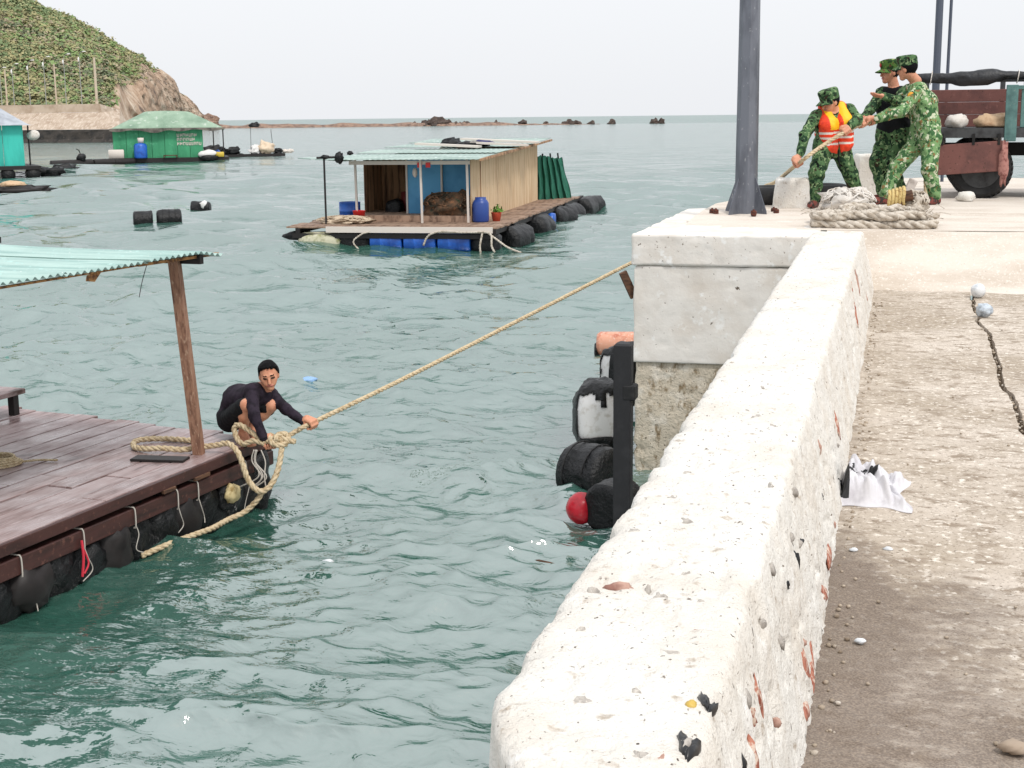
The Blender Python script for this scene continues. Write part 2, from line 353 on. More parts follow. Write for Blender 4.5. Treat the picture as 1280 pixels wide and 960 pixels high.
# loose grit lying in the crack and along the wall foot
def grit():
    b=B(); rg=np.random.default_rng(8)
    for i in range(420):
        y=rg.uniform(2.5,12.6); x=crack_x(np.array(y))+rg.normal()*.03; s=rg.uniform(.004,.014); b.blob((x,y,-.025+s*.4),(s,s,s*.7),i,.35,2,6,4)
    for i in range(170):
        y=rg.uniform(2.6,12); x=-.145+abs(rg.normal())*.03; s=rg.uniform(.004,.011); b.blob((x,y,s*.4),(s,s,s*.7),i,.35,2,6,4)
    for i in range(170):
        y=rg.uniform(2.6,11); x=rg.uniform(-.1,1.6); s=rg.uniform(.003,.008); b.blob((x,y,s*.5),(s,s,s*.7),i,.35,2,6,4)
    o=b.obj('grit',mat('grit',lin(206,190,170,.7),.9,[(5,lin(158,140,120,.62),.45,.6),(9,lin(240,232,220,.75),.55,.65)],coords='World'),smooth=True); tag(o,'loose grit and small stones scattered over the walkway','gravel',kind='stuff')
grit()
# ---- ramp and quay platform
def platz(y): return .47+.08*sstep(13.4,15.6,np.asarray(y,float))
b=B()
def rampf(u,v):
    x=-.62+8.6*u; y=12.72+.85*v; z=-.02+ (.474+.02)*sstep(-.02,1.05,v)+.012*fbm([[x*2,y*3,1.]],3)[0]
    return (x,y,z)
b.grid(rampf,70,16); o=b.obj('ramp',m_ramp,smooth=True); tag(o,'short concrete ramp climbing from the walkway to the quay','ramp',kind='structure')
poly=[(-2.02,13.57),(-2.0,16.2),(-1.9,16.8),(-1.55,18.9),(-.95,19.3),(-.55,20.2),(-.3,23)]
b=B(); nx=40; ys=np.linspace(13.55,23,70)
xl=np.interp(ys,[p[1] for p in poly],[p[0] for p in poly])
for y,x0 in zip(ys,xl):
    for i in range(nx+1):
        x=x0+(14-x0)*(i/nx)**1.6; b.v.append((x,y,float(platz(y))+.008*float(fbm([[x*2,y*2,4.]],3)[0])))
for j in range(len(ys)-1):
    for i in range(nx): a=j*(nx+1)+i; b.f.append((a,a+1,a+nx+2,a+nx+1)); b.m.append(0)
n0=len(b.v)
for j in range(len(ys)): p=b.v[j*(nx+1)]; b.v.append((p[0],p[1],-2.6))
for j in range(len(ys)-1): b.f.append((j*(nx+1),(j+1)*(nx+1),n0+j+1,n0+j)); b.m.append(0)
o=b.obj('quay_platform',m_ramp,smooth=False); tag(o,'pale concrete top of the quay where the truck stands','quay',kind='structure')
# ---- pier block under the lamp post: weathered footing, middle course, bevelled cap
def rough_box(x0,x1,y0,y1,z0,z1,nx,ny,nz,amp,fr,bev=.03,seed=0,mis=0):
    bm=bmesh.new(); bmesh.ops.create_cube(bm,size=1)
    bmesh.ops.scale(bm,vec=(x1-x0,y1-y0,z1-z0),verts=bm.verts); bmesh.ops.translate(bm,vec=((x0+x1)/2,(y0+y1)/2,(z0+z1)/2),verts=bm.verts)
    if bev: bmesh.ops.bevel(bm,geom=bm.edges[:],offset=bev,segments=3,affect='EDGES',profile=.5)
    def cuts(axis,n,lo,hi):
        for k in range(1,n):
            c=[0,0,0]; c[axis]=lo+(hi-lo)*k/n; nn=[0,0,0]; nn[axis]=1
            bmesh.ops.bisect_plane(bm,geom=bm.verts[:]+bm.edges[:]+bm.faces[:],plane_co=c,plane_no=nn)
    cuts(0,nx,x0,x1); cuts(1,ny,y0,y1); cuts(2,nz,z0,z1)
    bm.normal_update(); P=np.array([v.co for v in bm.verts]); Nn=np.array([v.normal for v in bm.verts])
    d=amp*fbm(P*fr+seed,4); pits=-amp*1.6*sstep(.55,.8,vnoise(P*fr*3+seed+5))
    P=P+Nn*(d+pits)[:,None]
    for v,p in zip(bm.verts,P): v.co=p
    return bm
def bmobj(name,bm,mt,parent=None,smooth=True):
    me=bpy.data.meshes.new(name); bm.to_mesh(me); bm.free(); me.materials.append(mt)
    if smooth: me.polygons.foreach_set('use_smooth',[True]*len(me.polygons))
    o=link(bpy.data.objects.new(name,me)); o.parent=parent; return o
pb=thing('pier_block','pale concrete pier block carrying the lamp post, weathered at its foot','pier',(0,0,0)); 
bmobj('footing',rough_box(-2.325,-.69,12.885,16.4,-2.7,-.72,26,14,40,.022,4,.03,3),m_block_low,pb)
bmobj('middle_course',rough_box(-2.34,-.68,12.86,16.45,-.733,.178,44,14,26,.006,6,.014,9),m_block,pb)
bmobj('cap',rough_box(-2.36,-.67,12.84,16.5,.18,.475,46,26,10,.006,6,.026,1),m_block,pb)
bm=rough_box(-2.05,-.98,14.25,15.75,.470,.497,14,14,2,.005,5,.012,4); bmobj('plinth',bm,m_block,pb)
# ---- parapet wall
def parapet():
    root=thing('parapet_wall','long low whitewashed concrete parapet wall full of pebbles and pits','wall',(0,0,0))
    y=np.r_[np.linspace(.6,5.5,330,endpoint=False),np.linspace(5.5,13.05,240)]
    # profile: outside foot, outside top, inside top, inside foot
    prof=[(-.70,-2.6),(-.70,-.6),(-.70,.1),(-.698,.38),(-.697,.45),(-.691,.478),(-.676,.494),(-.65,.5)]+[(q,.502) for q in np.linspace(-.61,-.325,26)]+[(-.30,.5),(-.285,.495),(-.274,.482),(-.266,.44)]+[(-.266+.106*t,.44-.465*t) for t in np.linspace(.03,1,44)]
    prof=np.array(prof); n=len(prof)
    Pq=np.zeros((len(y),n,3)); Pq[:,:,0]=prof[None,:,0]; Pq[:,:,2]=prof[None,:,1]; Pq[:,:,1]=y[:,None]
    Pq[:,:,0]+=(-.006*(y-3)*(prof[:,0]<-.5)[:,None].T.reshape(1,-1).T).T if False else 0
    out=np.where(prof[:,0]<-.6,1,0)[None,:]*(-.004*(y-3))[:,None]; Pq[:,:,0]+=out
    lw=np.clip((-.40-prof[:,0])/.3,0,1)[None,:]; Pq[:,:,0]+=lw*(.20*np.clip(2.36-y,0,.45)+.55*np.clip(2.30-y,0,.5)**1.5)[:,None]
    T=np.gradient(prof,axis=0); Nn=np.stack([-T[:,1],T[:,0]*1],1); Nn/=np.linalg.norm(Nn,axis=1)[:,None]; Nn=-Nn*np.sign(Nn[n//2-8,1])*-1
    P3=Pq.reshape(-1,3)
    d=.0065*fbm(P3*np.array([5,3.2,5]),5,.62)+.0040*fbm(P3*34,3)
    side=(np.arange(n)>n-46)[None,:].repeat(len(y),0).reshape(-1)
    pit=sstep(.5,.72,vnoise(P3*np.array([30,22,30]))); pit2=sstep(.6,.8,vnoise(P3*np.array([14,7,22])+9))
    d-=.007*pit+.014*pit2*np.where(side,1,.5)
    edge=np.exp(-((P3[:,0]+.69)/.03)**2)*(P3[:,2]>.2); d-=edge*.022*np.clip(fbm(P3*np.array([2,11,2])+4,4)+.2,0,1)
    edge2=np.exp(-((P3[:,0]+.275)/.025)**2)*(P3[:,2]>.38); d-=edge2*.016*np.clip(fbm(P3*np.array([2,9,2])+8,4)+.1,0,1)
    N3=np.zeros((len(y),n,3)); N3[:,:,0]=Nn[None,:,0]; N3[:,:,2]=Nn[None,:,1]
    V=P3+N3.reshape(-1,3)*d[:,None]
    ii,jj=np.meshgrid(np.arange(len(y)-1),np.arange(n-1),indexing='ij'); a=(ii*n+jj).ravel()
    F=np.stack([a,a+n,a+n+1,a+1],1)
    me=npmesh('wall_body',V,F,m_wall); o=link(bpy.data.objects.new('wall_body',me)); o.parent=root
    # the wall's far end cap
    e=B(); e.v=[tuple(p) for p in V[-n:]]; e.f=[tuple(range(n))]; e.m=[0]; e.obj('end_face',m_wall,root)
    ms=mat('pebble_grey',lin(214,206,196,.68),.75,[(30,lin(176,168,160,.64),.45,.6),(90,lin(225,218,208,.7),.55,.66)],bump=(70,.4,.004))
    mbk=mat('brick_fragment',lin(200,132,108,.7),.9,[(30,lin(178,104,82,.62),.45,.62),(40,lin(232,208,190,.74),.54,.62)],bump=(90,.4,.004))
    mpk=mat('pink_stone',lin(205,165,148,.7),.8,[(20,lin(180,130,115,.6),.5,.65)],bump=(60,.3,.004))
    mdk=mat('dark_shell',lin(22,22,24,.8),.35,[(40,lin(90,88,86,.6),.6,.7)])
    myl=mat('yellow_shell',lin(225,190,90,.7),.5)
    rg=np.random.default_rng(21)
    # stones showing in the top surface: (x,y,rx,ry,material)
    tops=[(-.574,3.0,.036,.016,mpk),(-.377,2.156,.026,.024,ms),(-.345,2.165,.013,.028,mpk),(-.40,2.62,.034,.018,ms),(-.62,3.42,.022,.02,ms),(-.50,3.55,.018,.03,ms),(-.33,2.9,.018,.016,ms),(-.45,4.9,.02,.03,ms),(-.52,2.35,.02,.012,ms),(-.36,3.75,.016,.03,ms),(-.44,3.12,.016,.014,ms),(-.57,4.05,.018,.026,ms),(-.36,2.75,.02,.014,mpk),(-.43,2.42,.014,.012,ms),(-.60,2.70,.015,.012,ms),(-.47,2.95,.016,.014,ms)]
    for i in range(14): tops.append((rg.uniform(-.63,-.31),rg.uniform(2.1,6.5),rg.uniform(.007,.015),rg.uniform(.008,.016),ms if rg.random()<.8 else mpk))
    for i,(x,yy,rx,ry,mm) in enumerate(tops):
        q=B().blob((0,0,0),(rx,ry,.014),i,.45,2.1,12,7); q.obj('brick_fragment' if mm is mbk else 'stone',mm,root,True,(x,yy,.4905),rg.uniform(-.4,.4))
    # brick fragments and stones in the inside face: (y,z,ry,rz,material)
    sides=[(2.83,.33,.028,.055,mbk),(2.62,.29,.016,.05,mbk),(2.72,.335,.01,.03,mbk),(6.15,.2,.05,.06,mbk),(3.62,.10,.05,.05,mbk),(3.75,.045,.10,.025,mbk),(3.45,.04,.06,.03,mbk),(4.75,.05,.10,.03,mbk),(4.4,.035,.08,.025,mbk),(9.4,.43,.06,.05,mbk),(9.3,.30,.02,.12,mbk),(11.2,.15,.06,.05,mbk),(10.3,.35,.02,.08,mpk),(2.35,.30,.014,.02,mpk),(2.55,.20,.01,.03,mdk),(2.62,.24,.012,.016,ms),(3.1,.40,.012,.014,ms),(3.3,.28,.012,.02,ms),(2.7,.385,.016,.018,ms),(4.2,.42,.02,.016,ms),(3.9,.30,.01,.03,mdk),(2.45,.13,.008,.018,mdk),(5.2,.33,.012,.028,mpk),(4.9,.22,.01,.02,mdk),(3.4,.43,.02,.012,ms),(2.24,.20,.008,.022,mdk)]
    for i in range(12): sides.append((rg.uniform(2.3,6),rg.uniform(.05,.42),rg.uniform(.006,.013),rg.uniform(.008,.02),[ms,mpk,mdk][int(rg.integers(0,3))]))
    tilt=math.atan(.106/.465)
    for i,(yy,z,ry,rz,mm) in enumerate(sides):
        x=-.266+.106*(.44-z)/.465-.004
        q=B().blob((0,0,0),(.012,ry,rz),i+60,.5,2.3,12,7); o=q.obj('brick_fragment' if mm is mbk else 'stone',mm,root,True,(x,yy,z)); o.rotation_euler[0]=rg.uniform(-.5,.5); o.rotation_euler[1]=-tilt
    # broken mussel shells at the inner top edge
    for (x,yy,z,rx,ry,rz,mm,a) in [(-.315,2.225,.50,.010,.045,.010,mdk,.25),(-.296,2.20,.494,.010,.036,.016,mdk,-.2),(-.302,2.40,.50,.009,.035,.012,mdk,.3),(-.288,2.385,.49,.008,.028,.014,mdk,-.3),(-.322,2.375,.50,.011,.012,.012,myl,0),(-.305,2.212,.503,.010,.018,.01,ms,0)]:
        q=B().blob((0,0,0),(rx,ry,rz),yy*9,.35,2,12,7); o=q.obj('shell',mm,root,True,(x,yy,z),a)
parapet()
# ---- headland
def interp_poly(pts,s):
    P=np.array(pts,float); t=np.linspace(0,1,len(P)); return np.stack([np.interp(s,t,P[:,k]) for k in range(P.shape[1])],-1)
RIDGE=[(-323.5,368.9,70),(-281.1,376.9,52),(-255.9,371,40),(-237.2,364,32),(-230.5,365.2,29.4),(-222.6,366.5,25.4),(-221.2,376.5,22),(-222.3,386.2,20.2),(-225.5,395.3,17.0),(-226.2,405.6,17.0),(-232.5,424.4,14.3),(-238.4,442.9,9.6),(-248.9,470.8,5.1),(-258,499.3,1.4),(-263.8,518.4,-1.2)]
FOOT=[(-200,221.9,3.4),(-176.7,232.5,3.4),(-166.2,237.4,3.4),(-159.2,241.4,3.4),(-155.9,244.4,3.4),(-152.3,248.6,3.4),(-153.1,258.9,2.5),(-159.1,273.1,-2),(-168.1,291.7,-2),(-181.3,319.8,-2),(-196.3,352.6,-2),(-210.6,385.6,-2),(-226.4,423.5,-2),(-245.4,471.1,-2),(-261.5,514.2,-2)]
def hill():
    ns,ntt=260,150; s=np.linspace(0,1,ns); t=np.linspace(0,1.6,ntt)
    R3=interp_poly(RIDGE,s)[:,None,:]; F3=interp_poly(FOOT,s)[:,None,:]; T=t[None,:,None]
    P=F3+(R3-F3)*T
    rockS=sstep(.44,.56,s)[:,None]
    prof=np.where(t<=1,1-(1-np.clip(t,0,1))**1.5,1-.6*np.clip(t-1,0,1)**1.3)[None,:]
    prof2=np.where(t<=1,1-(1-np.clip(t,0,1))**2.6,1-.6*np.clip(t-1,0,1)**1.3)[None,:]
    pr=prof*(1-rockS)+prof2*rockS
    z=F3[:,:,2]+(R3[:,:,2]-F3[:,:,2])*pr
    edge=np.clip(1-np.abs(t-1)*2.2,0,1)[None,:]
    nz=fbm(np.stack([P[...,0]*.035,P[...,1]*.035,z*.03],-1),4)
    z=z+nz*(1.8+1.0*rockS)*np.clip(t[None,:]*5,0,1)*(1-.55*edge)*np.clip((R3[:,:,2]+3)/12,.12,1.2)
    cr=1-np.abs(fbm(np.stack([P[...,0]*.13,P[...,1]*.09,z*.22],-1),5,.6)); z=z-cr*1.6*rockS*np.clip(t[None,:]*6,0,1)*np.clip((R3[:,:,2]+2)/14,.1,1)
    tt_=np.broadcast_to(t[None,:],z.shape)
    V=np.stack([P[...,0]+nz*1.5*rockS,P[...,1]+cr*5*rockS,z],-1)
    cv=np.exp(-((V[...,0]+163)/3.2)**2-((V[...,2]-1.2)/2.6)**2)*(tt_<.5); V[...,1]+=16*cv; V[...,0]-=8*cv
    # rock shows on the seaward face
    tt=np.broadcast_to(t[None,:],z.shape); ss=np.broadcast_to(s[:,None],z.shape)
    lim=np.interp(s,[0,.38,.42,.48,.53,.57,.60,1],[-.1,-.1,.25,.38,.5,.75,1.15,2])[:,None]
    rock=sstep(.08,-.08,tt-lim+.16*fbm(V*.09,3))
    mm=ntt; ii,jj=np.meshgrid(np.arange(ns-1),np.arange(ntt-1),indexing='ij'); a=(ii*mm+jj).ravel(); F=np.stack([a,a+mm,a+mm+1,a+1],1)
    m=mat('headland_ground',lin(124,126,84,.7),.95,[(.05,lin(150,138,104,.7),.45,.6,6),(.25,lin(92,104,66,.62),.46,.62,5)],bump=(.5,.6,.6),coords='World')
    t_=m.node_tree; N=t_.nodes; Lk=t_.links; bs=N['Principled BSDF']; old=bs.inputs['Base Color'].links[0].from_socket
    at=N.new('ShaderNodeAttribute'); at.attribute_name='rock'
    g=N.new('ShaderNodeNewGeometry'); n=N.new('ShaderNodeTexNoise'); n.inputs['Scale'].default_value=.16; n.inputs['Detail'].default_value=9; n.inputs['Roughness'].default_value=.7; Lk.new(g.outputs['Position'],n.inputs['Vector'])
    cr_=N.new('ShaderNodeValToRGB'); e=cr_.color_ramp.elements; e[0].position=.33; e[0].color=lin(112,96,86,.62); e[1].position=.66; e[1].color=lin(224,206,184,.78); k=e.new(.48); k.color=lin(186,156,130,.7)
    Lk.new(n.outputs['Fac'],cr_.inputs[0]); mx=N.new('ShaderNodeMix'); mx.data_type='RGBA'; Lk.new(at.outputs['Fac'],mx.inputs[0]); Lk.new(old,mx.inputs[6]); Lk.new(cr_.outputs[0],mx.inputs[7]); Lk.new(mx.outputs[2],bs.inputs['Base Color'])
    me=npmesh('headland',V.reshape(-1,3),F,m); o=link(bpy.data.objects.new('headland',me)); tag(o,'scrub covered headland ending in a rocky cliff','hill',kind='structure')
    me.attributes.new('rock','FLOAT','POINT').data.foreach_set('value',rock.reshape(-1).astype(np.float32))
    # dark sea cave at the foot of the cliff: a recess under an overhang
    # scrub
    rg=np.random.default_rng(4); W=1-rock; W[tt>1.12]=0; W[ss<.07]=0
    # area weight
    dA=np.linalg.norm(np.cross(np.gradient(V,axis=0),np.gradient(V,axis=1)),axis=-1); pw=(W>.5)*dA; pw=pw.ravel()/pw.sum()
    n=15000; idx=rg.choice(len(pw),n,p=pw); C=V.reshape(-1,3)[idx]+rg.normal(size=(n,3))*np.array([.8,.8,.1])
    pal=np.array([lin(*c,.85)[:3] for c in [(130,146,104),(154,160,118),(118,134,96),(166,160,118),(146,144,106),(134,156,102),(168,156,130),(118,126,100)]])  # leaf tones lightened towards pale, so the distance haze is in the colour
    cl=pal[np.clip((fbm(C*.03,3)*3.2+4+rg.normal(size=n)*1.3).astype(int),0,7)]
    nl=14; sz=rg.uniform(.35,.95,n)*np.where(rg.random(n)<.10,2.1,1); d=rg.normal(size=(n,nl,3)); d/=np.linalg.norm(d,axis=2)[...,None]; d[...,2]=np.abs(d[...,2])*.9
    c=C[:,None,:]+d*sz[:,None,None]*rg.uniform(.5,1,(n,nl,1))
    dd=d*.7+np.array([0,-.25,.55])+.35*rg.normal(size=d.shape); dd/=np.linalg.norm(dd,axis=2)[...,None]; a1=np.cross(dd,rg.normal(size=d.shape)); a1/=np.linalg.norm(a1,axis=2)[...,None]+1e-6; a2=np.cross(dd,a1)
    L=rg.uniform(.2,.42,(n,nl,1))*(1+.25*(sz[:,None,None]>1))
    q=np.stack([c-a1*L,c+a2*L*.8,c+a1*L,c-a2*L*.8],2).reshape(-1,3)
    Fq=np.arange(len(q)).reshape(-1,4)
    mf=mat('scrub_foliage',(.1,.12,.04,1),.9,attr='leafcol',spec=.2)
    me=npmesh('hillside_scrub',q,Fq,mf,smooth=False); o=link(bpy.data.objects.new('hillside_scrub',me)); tag(o,'dense green and olive scrub covering the headland','scrub',kind='stuff')
    cc=np.repeat(cl[:,None,:]*rg.uniform(.7,1.25,(n,nl,1)),4,axis=1).reshape(-1,3); cc=np.repeat((cl[:,None,:]*rg.uniform(.86,1.14,(n,nl,1))).reshape(-1,3),4,axis=0)
    ca=me.color_attributes.new('leafcol','FLOAT_COLOR','POINT'); ca.data.foreach_set('color',np.c_[cc,np.ones(len(cc))].astype(np.float32).ravel())
hill()
# rocks at the foot of the cliff, and the reef
m_rock=mat('reef_rock',lin(104,88,80,.62),.9,[(.8,lin(70,60,56,.6),.45,.6,6),(3,lin(150,130,116,.6),.58,.68)],bump=(2,.7,.3))
m_rockp=mat('cliff_boulder',lin(170,138,118,.62),.9,[(.5,lin(120,95,84,.6),.45,.6,6),(2,lin(205,180,160,.65),.55,.65)],bump=(1.5,.7,.3))
for i,(x,y,rx,rz,lb) in enumerate([(-258,498,6,4.5,'brown boulder where the cliff meets the low breakwater'),(-247,468,5,3.5,'smaller brown boulder against the cliff foot, landward of the breakwater boulder')]):
    o=B().blob((0,0,0),(rx,5,rz),i+3,.5,1.9,22,14,flat=-1.2).obj('boulder',m_rockp,None,False,(x,y,WZ+.9)); tag(o,lb,'rock')
b=B()
def reef(u,v):
    x=-268+150*u; y=522+46*u+(v-.5)*9; z=WZ-.6+2.0*max(0,1-abs(v-.5)*2)**.6*(1-.75*sstep(.62,1,np.array(u)))+.45*fbm([[x*.12,y*.2,1]],3)[0]
    return (x,y,float(z))
b.grid(reef,240,8); o=b.obj('breakwater',m_rockp,smooth=False); tag(o,'low brown breakwater running out from the headland','breakwater',kind='structure')
rg=random.Random(3)
for i,x in enumerate([-190,-186,-183,-180.5,-178,-174,-171.5,-169,-163,-158,-148,-139,-132,-129,-126.5,-121,-113,-96,-93.5]):
    y=550+(x+184)*.27+rg.uniform(-2,2); big={-183:2.6,-180.5:3.1,-186:1.7,-178:1.8,-93.5:1.7,-96:1.4}.get(x,rg.uniform(.9,1.5))
    o=B().blob((0,0,0),(big*1.35,big,big),i+30,.6,1.7,14,9,flat=-.6).obj('reef_rock',m_rock,None,False,(x,y,WZ+.25),rg.uniform(0,6)); lab='largest dark rock crowning the main reef cluster' if x==-180.5 else 'dark rock in the main reef cluster beside the largest rock' if x<-165 else 'dark rock at the outer seaward end of the reef line' if x>-100 else 'small dark rock standing apart between the main cluster and the reef end'
    tag(o,lab,'rock','reef rocks')
# ---- seawall road at the left
def seawall():
    m_par=mat('parapet_stone',lin(222,202,180,.7),.9,[(.4,lin(196,170,146,.65),.45,.65,5)],coords='World')
    m_rev=mat('revetment_stone',lin(206,186,166,.7),.9,[(.5,lin(184,160,138,.66),.44,.64,7,(1,1,2.5)),(1.4,lin(224,208,190,.74),.5,.64,5,(2.5,1,.6))],bump=(1,.25,.1),coords='World')
    m_dark=mat('tidal_stone',lin(72,66,60,.6),.9,[(.6,lin(44,42,40,.6),.45,.6,6),(2,lin(110,100,92,.6),.6,.7)],bump=(1.2,.6,.3),coords='World')
    A=Vector((-205,213,0)); Bp=Vector((-122,206,0)); d=(Bp-A).normalized(); nrm=Vector((d.y,-d.x,0))*-1
    if nrm.y>0: nrm=-nrm          # towards the camera
    L=(Bp-A).length
    root=thing('seawall','pale sloped stone seawall with dark tidal foot below the hill','seawall',(0,0,0))
    def strip(name,rows,mt,amp):
        b=B(); nu=120
        def fn(u,v):
            k=v*(len(rows)-1); i=min(int(k),len(rows)-2); f=k-i; off=rows[i][0]*(1-f)+rows[i+1][0]*f; z=rows[i][1]*(1-f)+rows[i+1][1]*f; ex=rows[i][2]*(1-f)+rows[i+1][2]*f
            p=A+d*(u*(L+ex))+nrm*off; q=amp*fbm([[p.x*.6,p.y*.6,z*.9]],3)[0]; return (p.x+nrm.x*q,p.y+nrm.y*q,z)
        b.grid(fn,nu,(len(rows)-1)*4); return b.obj(name,mt,root)
    strip('tidal_foot',[(7.0,-2.6,4.5),(5.5,-1.2,4),(4.9,.28,3.6)],m_dark,.25)
    strip('revetment',[(4.9,.3,3.6),(2.6,1.7,1.6),(.35,3.0,-3)],m_rev,.05)
    strip('parapet',[(.35,3.02,-3),(.25,4.35,-3.4),(-.25,4.36,-3.4),(-.3,3.4,-3.4)],m_par,.03)
    e=B(); P_=[A+d*(L+4.5)+nrm*7.0+Vector((0,0,-2.6)),A+d*(L+3.6)+nrm*4.9+Vector((0,0,.29)),A+d*(L-3)+nrm*.35+Vector((0,0,3)),A+d*(L-3.4)+nrm*.25+Vector((0,0,4.35)),A+d*(L-4)-nrm*6+Vector((0,0,3.4)),A+d*(L-3)-nrm*10+Vector((0,0,-2.6))]
    e.add(P_,[tuple(range(6))[::-1]]); e.obj('end_slope',m_rev,root)
    r=B(); Q=[A-nrm*.25+Vector((0,0,3.4)),Bp-d*3.6-nrm*.25+Vector((0,0,3.4)),Bp-d*26-nrm*34+Vector((0,0,3.4)),A-nrm*34+Vector((0,0,3.4))]; r.add(Q,[(0,1,2,3)]); o=r.obj('coast_road',m_par); tag(o,'coast road on top of the seawall','road',kind='structure')
    mc=mat('pole_concrete',lin(222,206,184,.7),.9,[(.8,lin(196,176,152,.65),.5,.65)]); mg=mat('lamp_pole_grey',lin(176,180,176,.65),.6); mw=mat('lamp_white',lin(246,246,244,.8),.4)
    for x,y,zt,lb in [(-138.7,227,12.7,'tall thick pale concrete utility pole at the end of the seawall road'),(-145.6,225,11.7,'slim pale concrete utility pole midway along the seawall road'),(-154,222.5,10.8,'slim pale concrete utility pole above the teal hut')]:
        r0=.24 if x>-140 else .14
        o=B().tube([(0,0,0),(0,0,zt-3.4)],(r0*1.15,r0*.8),12).obj('utility_pole',mc,None,False,(x,y,3.4)); tag(o,lb,'pole','utility poles on the seawall road')
    proto=None
    for i,(x,y,zt) in enumerate([(-141.1,226,12.6),(-143.8,225.3,12.2),(-147.3,224.4,11.8),(-150,223.6,11.2),(-152.8,222.9,10.6),(-155,222.4,10.0)]):
        rt=thing('street_lamp','slim grey street lamp with two white heads on the seawall road','street lamp',(x,y,3.4),0,'street lamps on the seawall road')
        h=zt-3.4
        B().tube([(0,0,0),(0,0,h)],(.09,.05),8).obj('pole',mg,rt)
        B().tube([(0,0,h),(.15,0,h+.7),(.5,0,h+1.05),(1.0,0,h+1.15)],(.045,.04,.035,.03),6).obj('arm',mg,rt)
        B().blob((-.12,0,h-.2),(.16,.16,.42),i,.06,1.5,10,7).obj('lamp_head',mw,rt,True)
        B().blob((1.05,0,h+1.15),(.42,.16,.09),i,.06,1.5,10,7).obj('lamp_head',mw,rt,True)
seawall()
# ================================================================ PEOPLE
m_camo=mat('camouflage_cloth',lin(92,128,62,.7),.9,[(14,lin(44,74,40,.6),.50,.53,2),(13,lin(150,172,104,.75),.57,.60,2),(17,lin(112,88,58,.6),.60,.63,2),(21,lin(18,30,20,.7),.63,.655,2)],bump=(60,.3,.004),spec=.2)
m_camo_d=mat('dark_camouflage_cloth',lin(84,116,76,.8),.9,[(14,lin(40,68,46,.7),.51,.54,3),(20,lin(142,166,120,.8),.58,.61,2),(17,lin(70,58,44,.6),.61,.64,2),(21,lin(10,18,14,.7),.61,.64,2)],bump=(60,.3,.004),spec=.2)
m_camo_l=mat('light_camouflage_cloth',lin(124,160,108,.8),.9,[(15,lin(70,112,70,.7),.50,.53,3),(20,lin(206,212,182,.8),.56,.59,2),(17,lin(150,122,78,.7),.61,.64,2),(21,lin(36,58,36,.7),.64,.665,2)],bump=(60,.3,.004),spec=.2)
m_skin=mat('skin',lin(222,160,130,.8),.6,[(14,lin(206,134,106,.76),.5,.7)],spec=.4)
m_skin_t=mat('tanned_skin',lin(222,158,126,.82),.6,[(14,lin(204,132,102,.78),.5,.7)],spec=.4)
m_hair=mat('black_hair',(.004,.004,.0045,1),.75,bump=(90,.9,.01),spec=.12)
m_lip=mat('lips',lin(196,118,102,.75),.5); m_eye=mat('eyes',lin(40,26,20,.6),.3)
m_plum=mat('dark_plum_shirt',lin(62,52,66,.55),.85,[(14,lin(40,34,44,.5),.45,.65)],bump=(50,.35,.006),spec=.2)
m_black=mat('black_cloth',lin(34,36,40,.5),.85,bump=(50,.35,.006),spec=.2)
m_boot=mat('boot_leather',lin(150,70,60,.6),.6,[(20,lin(60,50,44,.5),.5,.55)])
m_vo=mat('orange_red_vest',lin(255,70,24,.8),.6,[(25,lin(225,44,14,.8),.5,.7)],bump=(30,.4,.01)); m_vy=mat('yellow_vest',lin(255,196,20,.85),.6,bump=(30,.4,.01)); m_vw=mat('reflective_band',lin(246,236,226,.8),.4)
V3=lambda p: np.array(p,float)
def unit(v): v=V3(v); return v/np.linalg.norm(v)
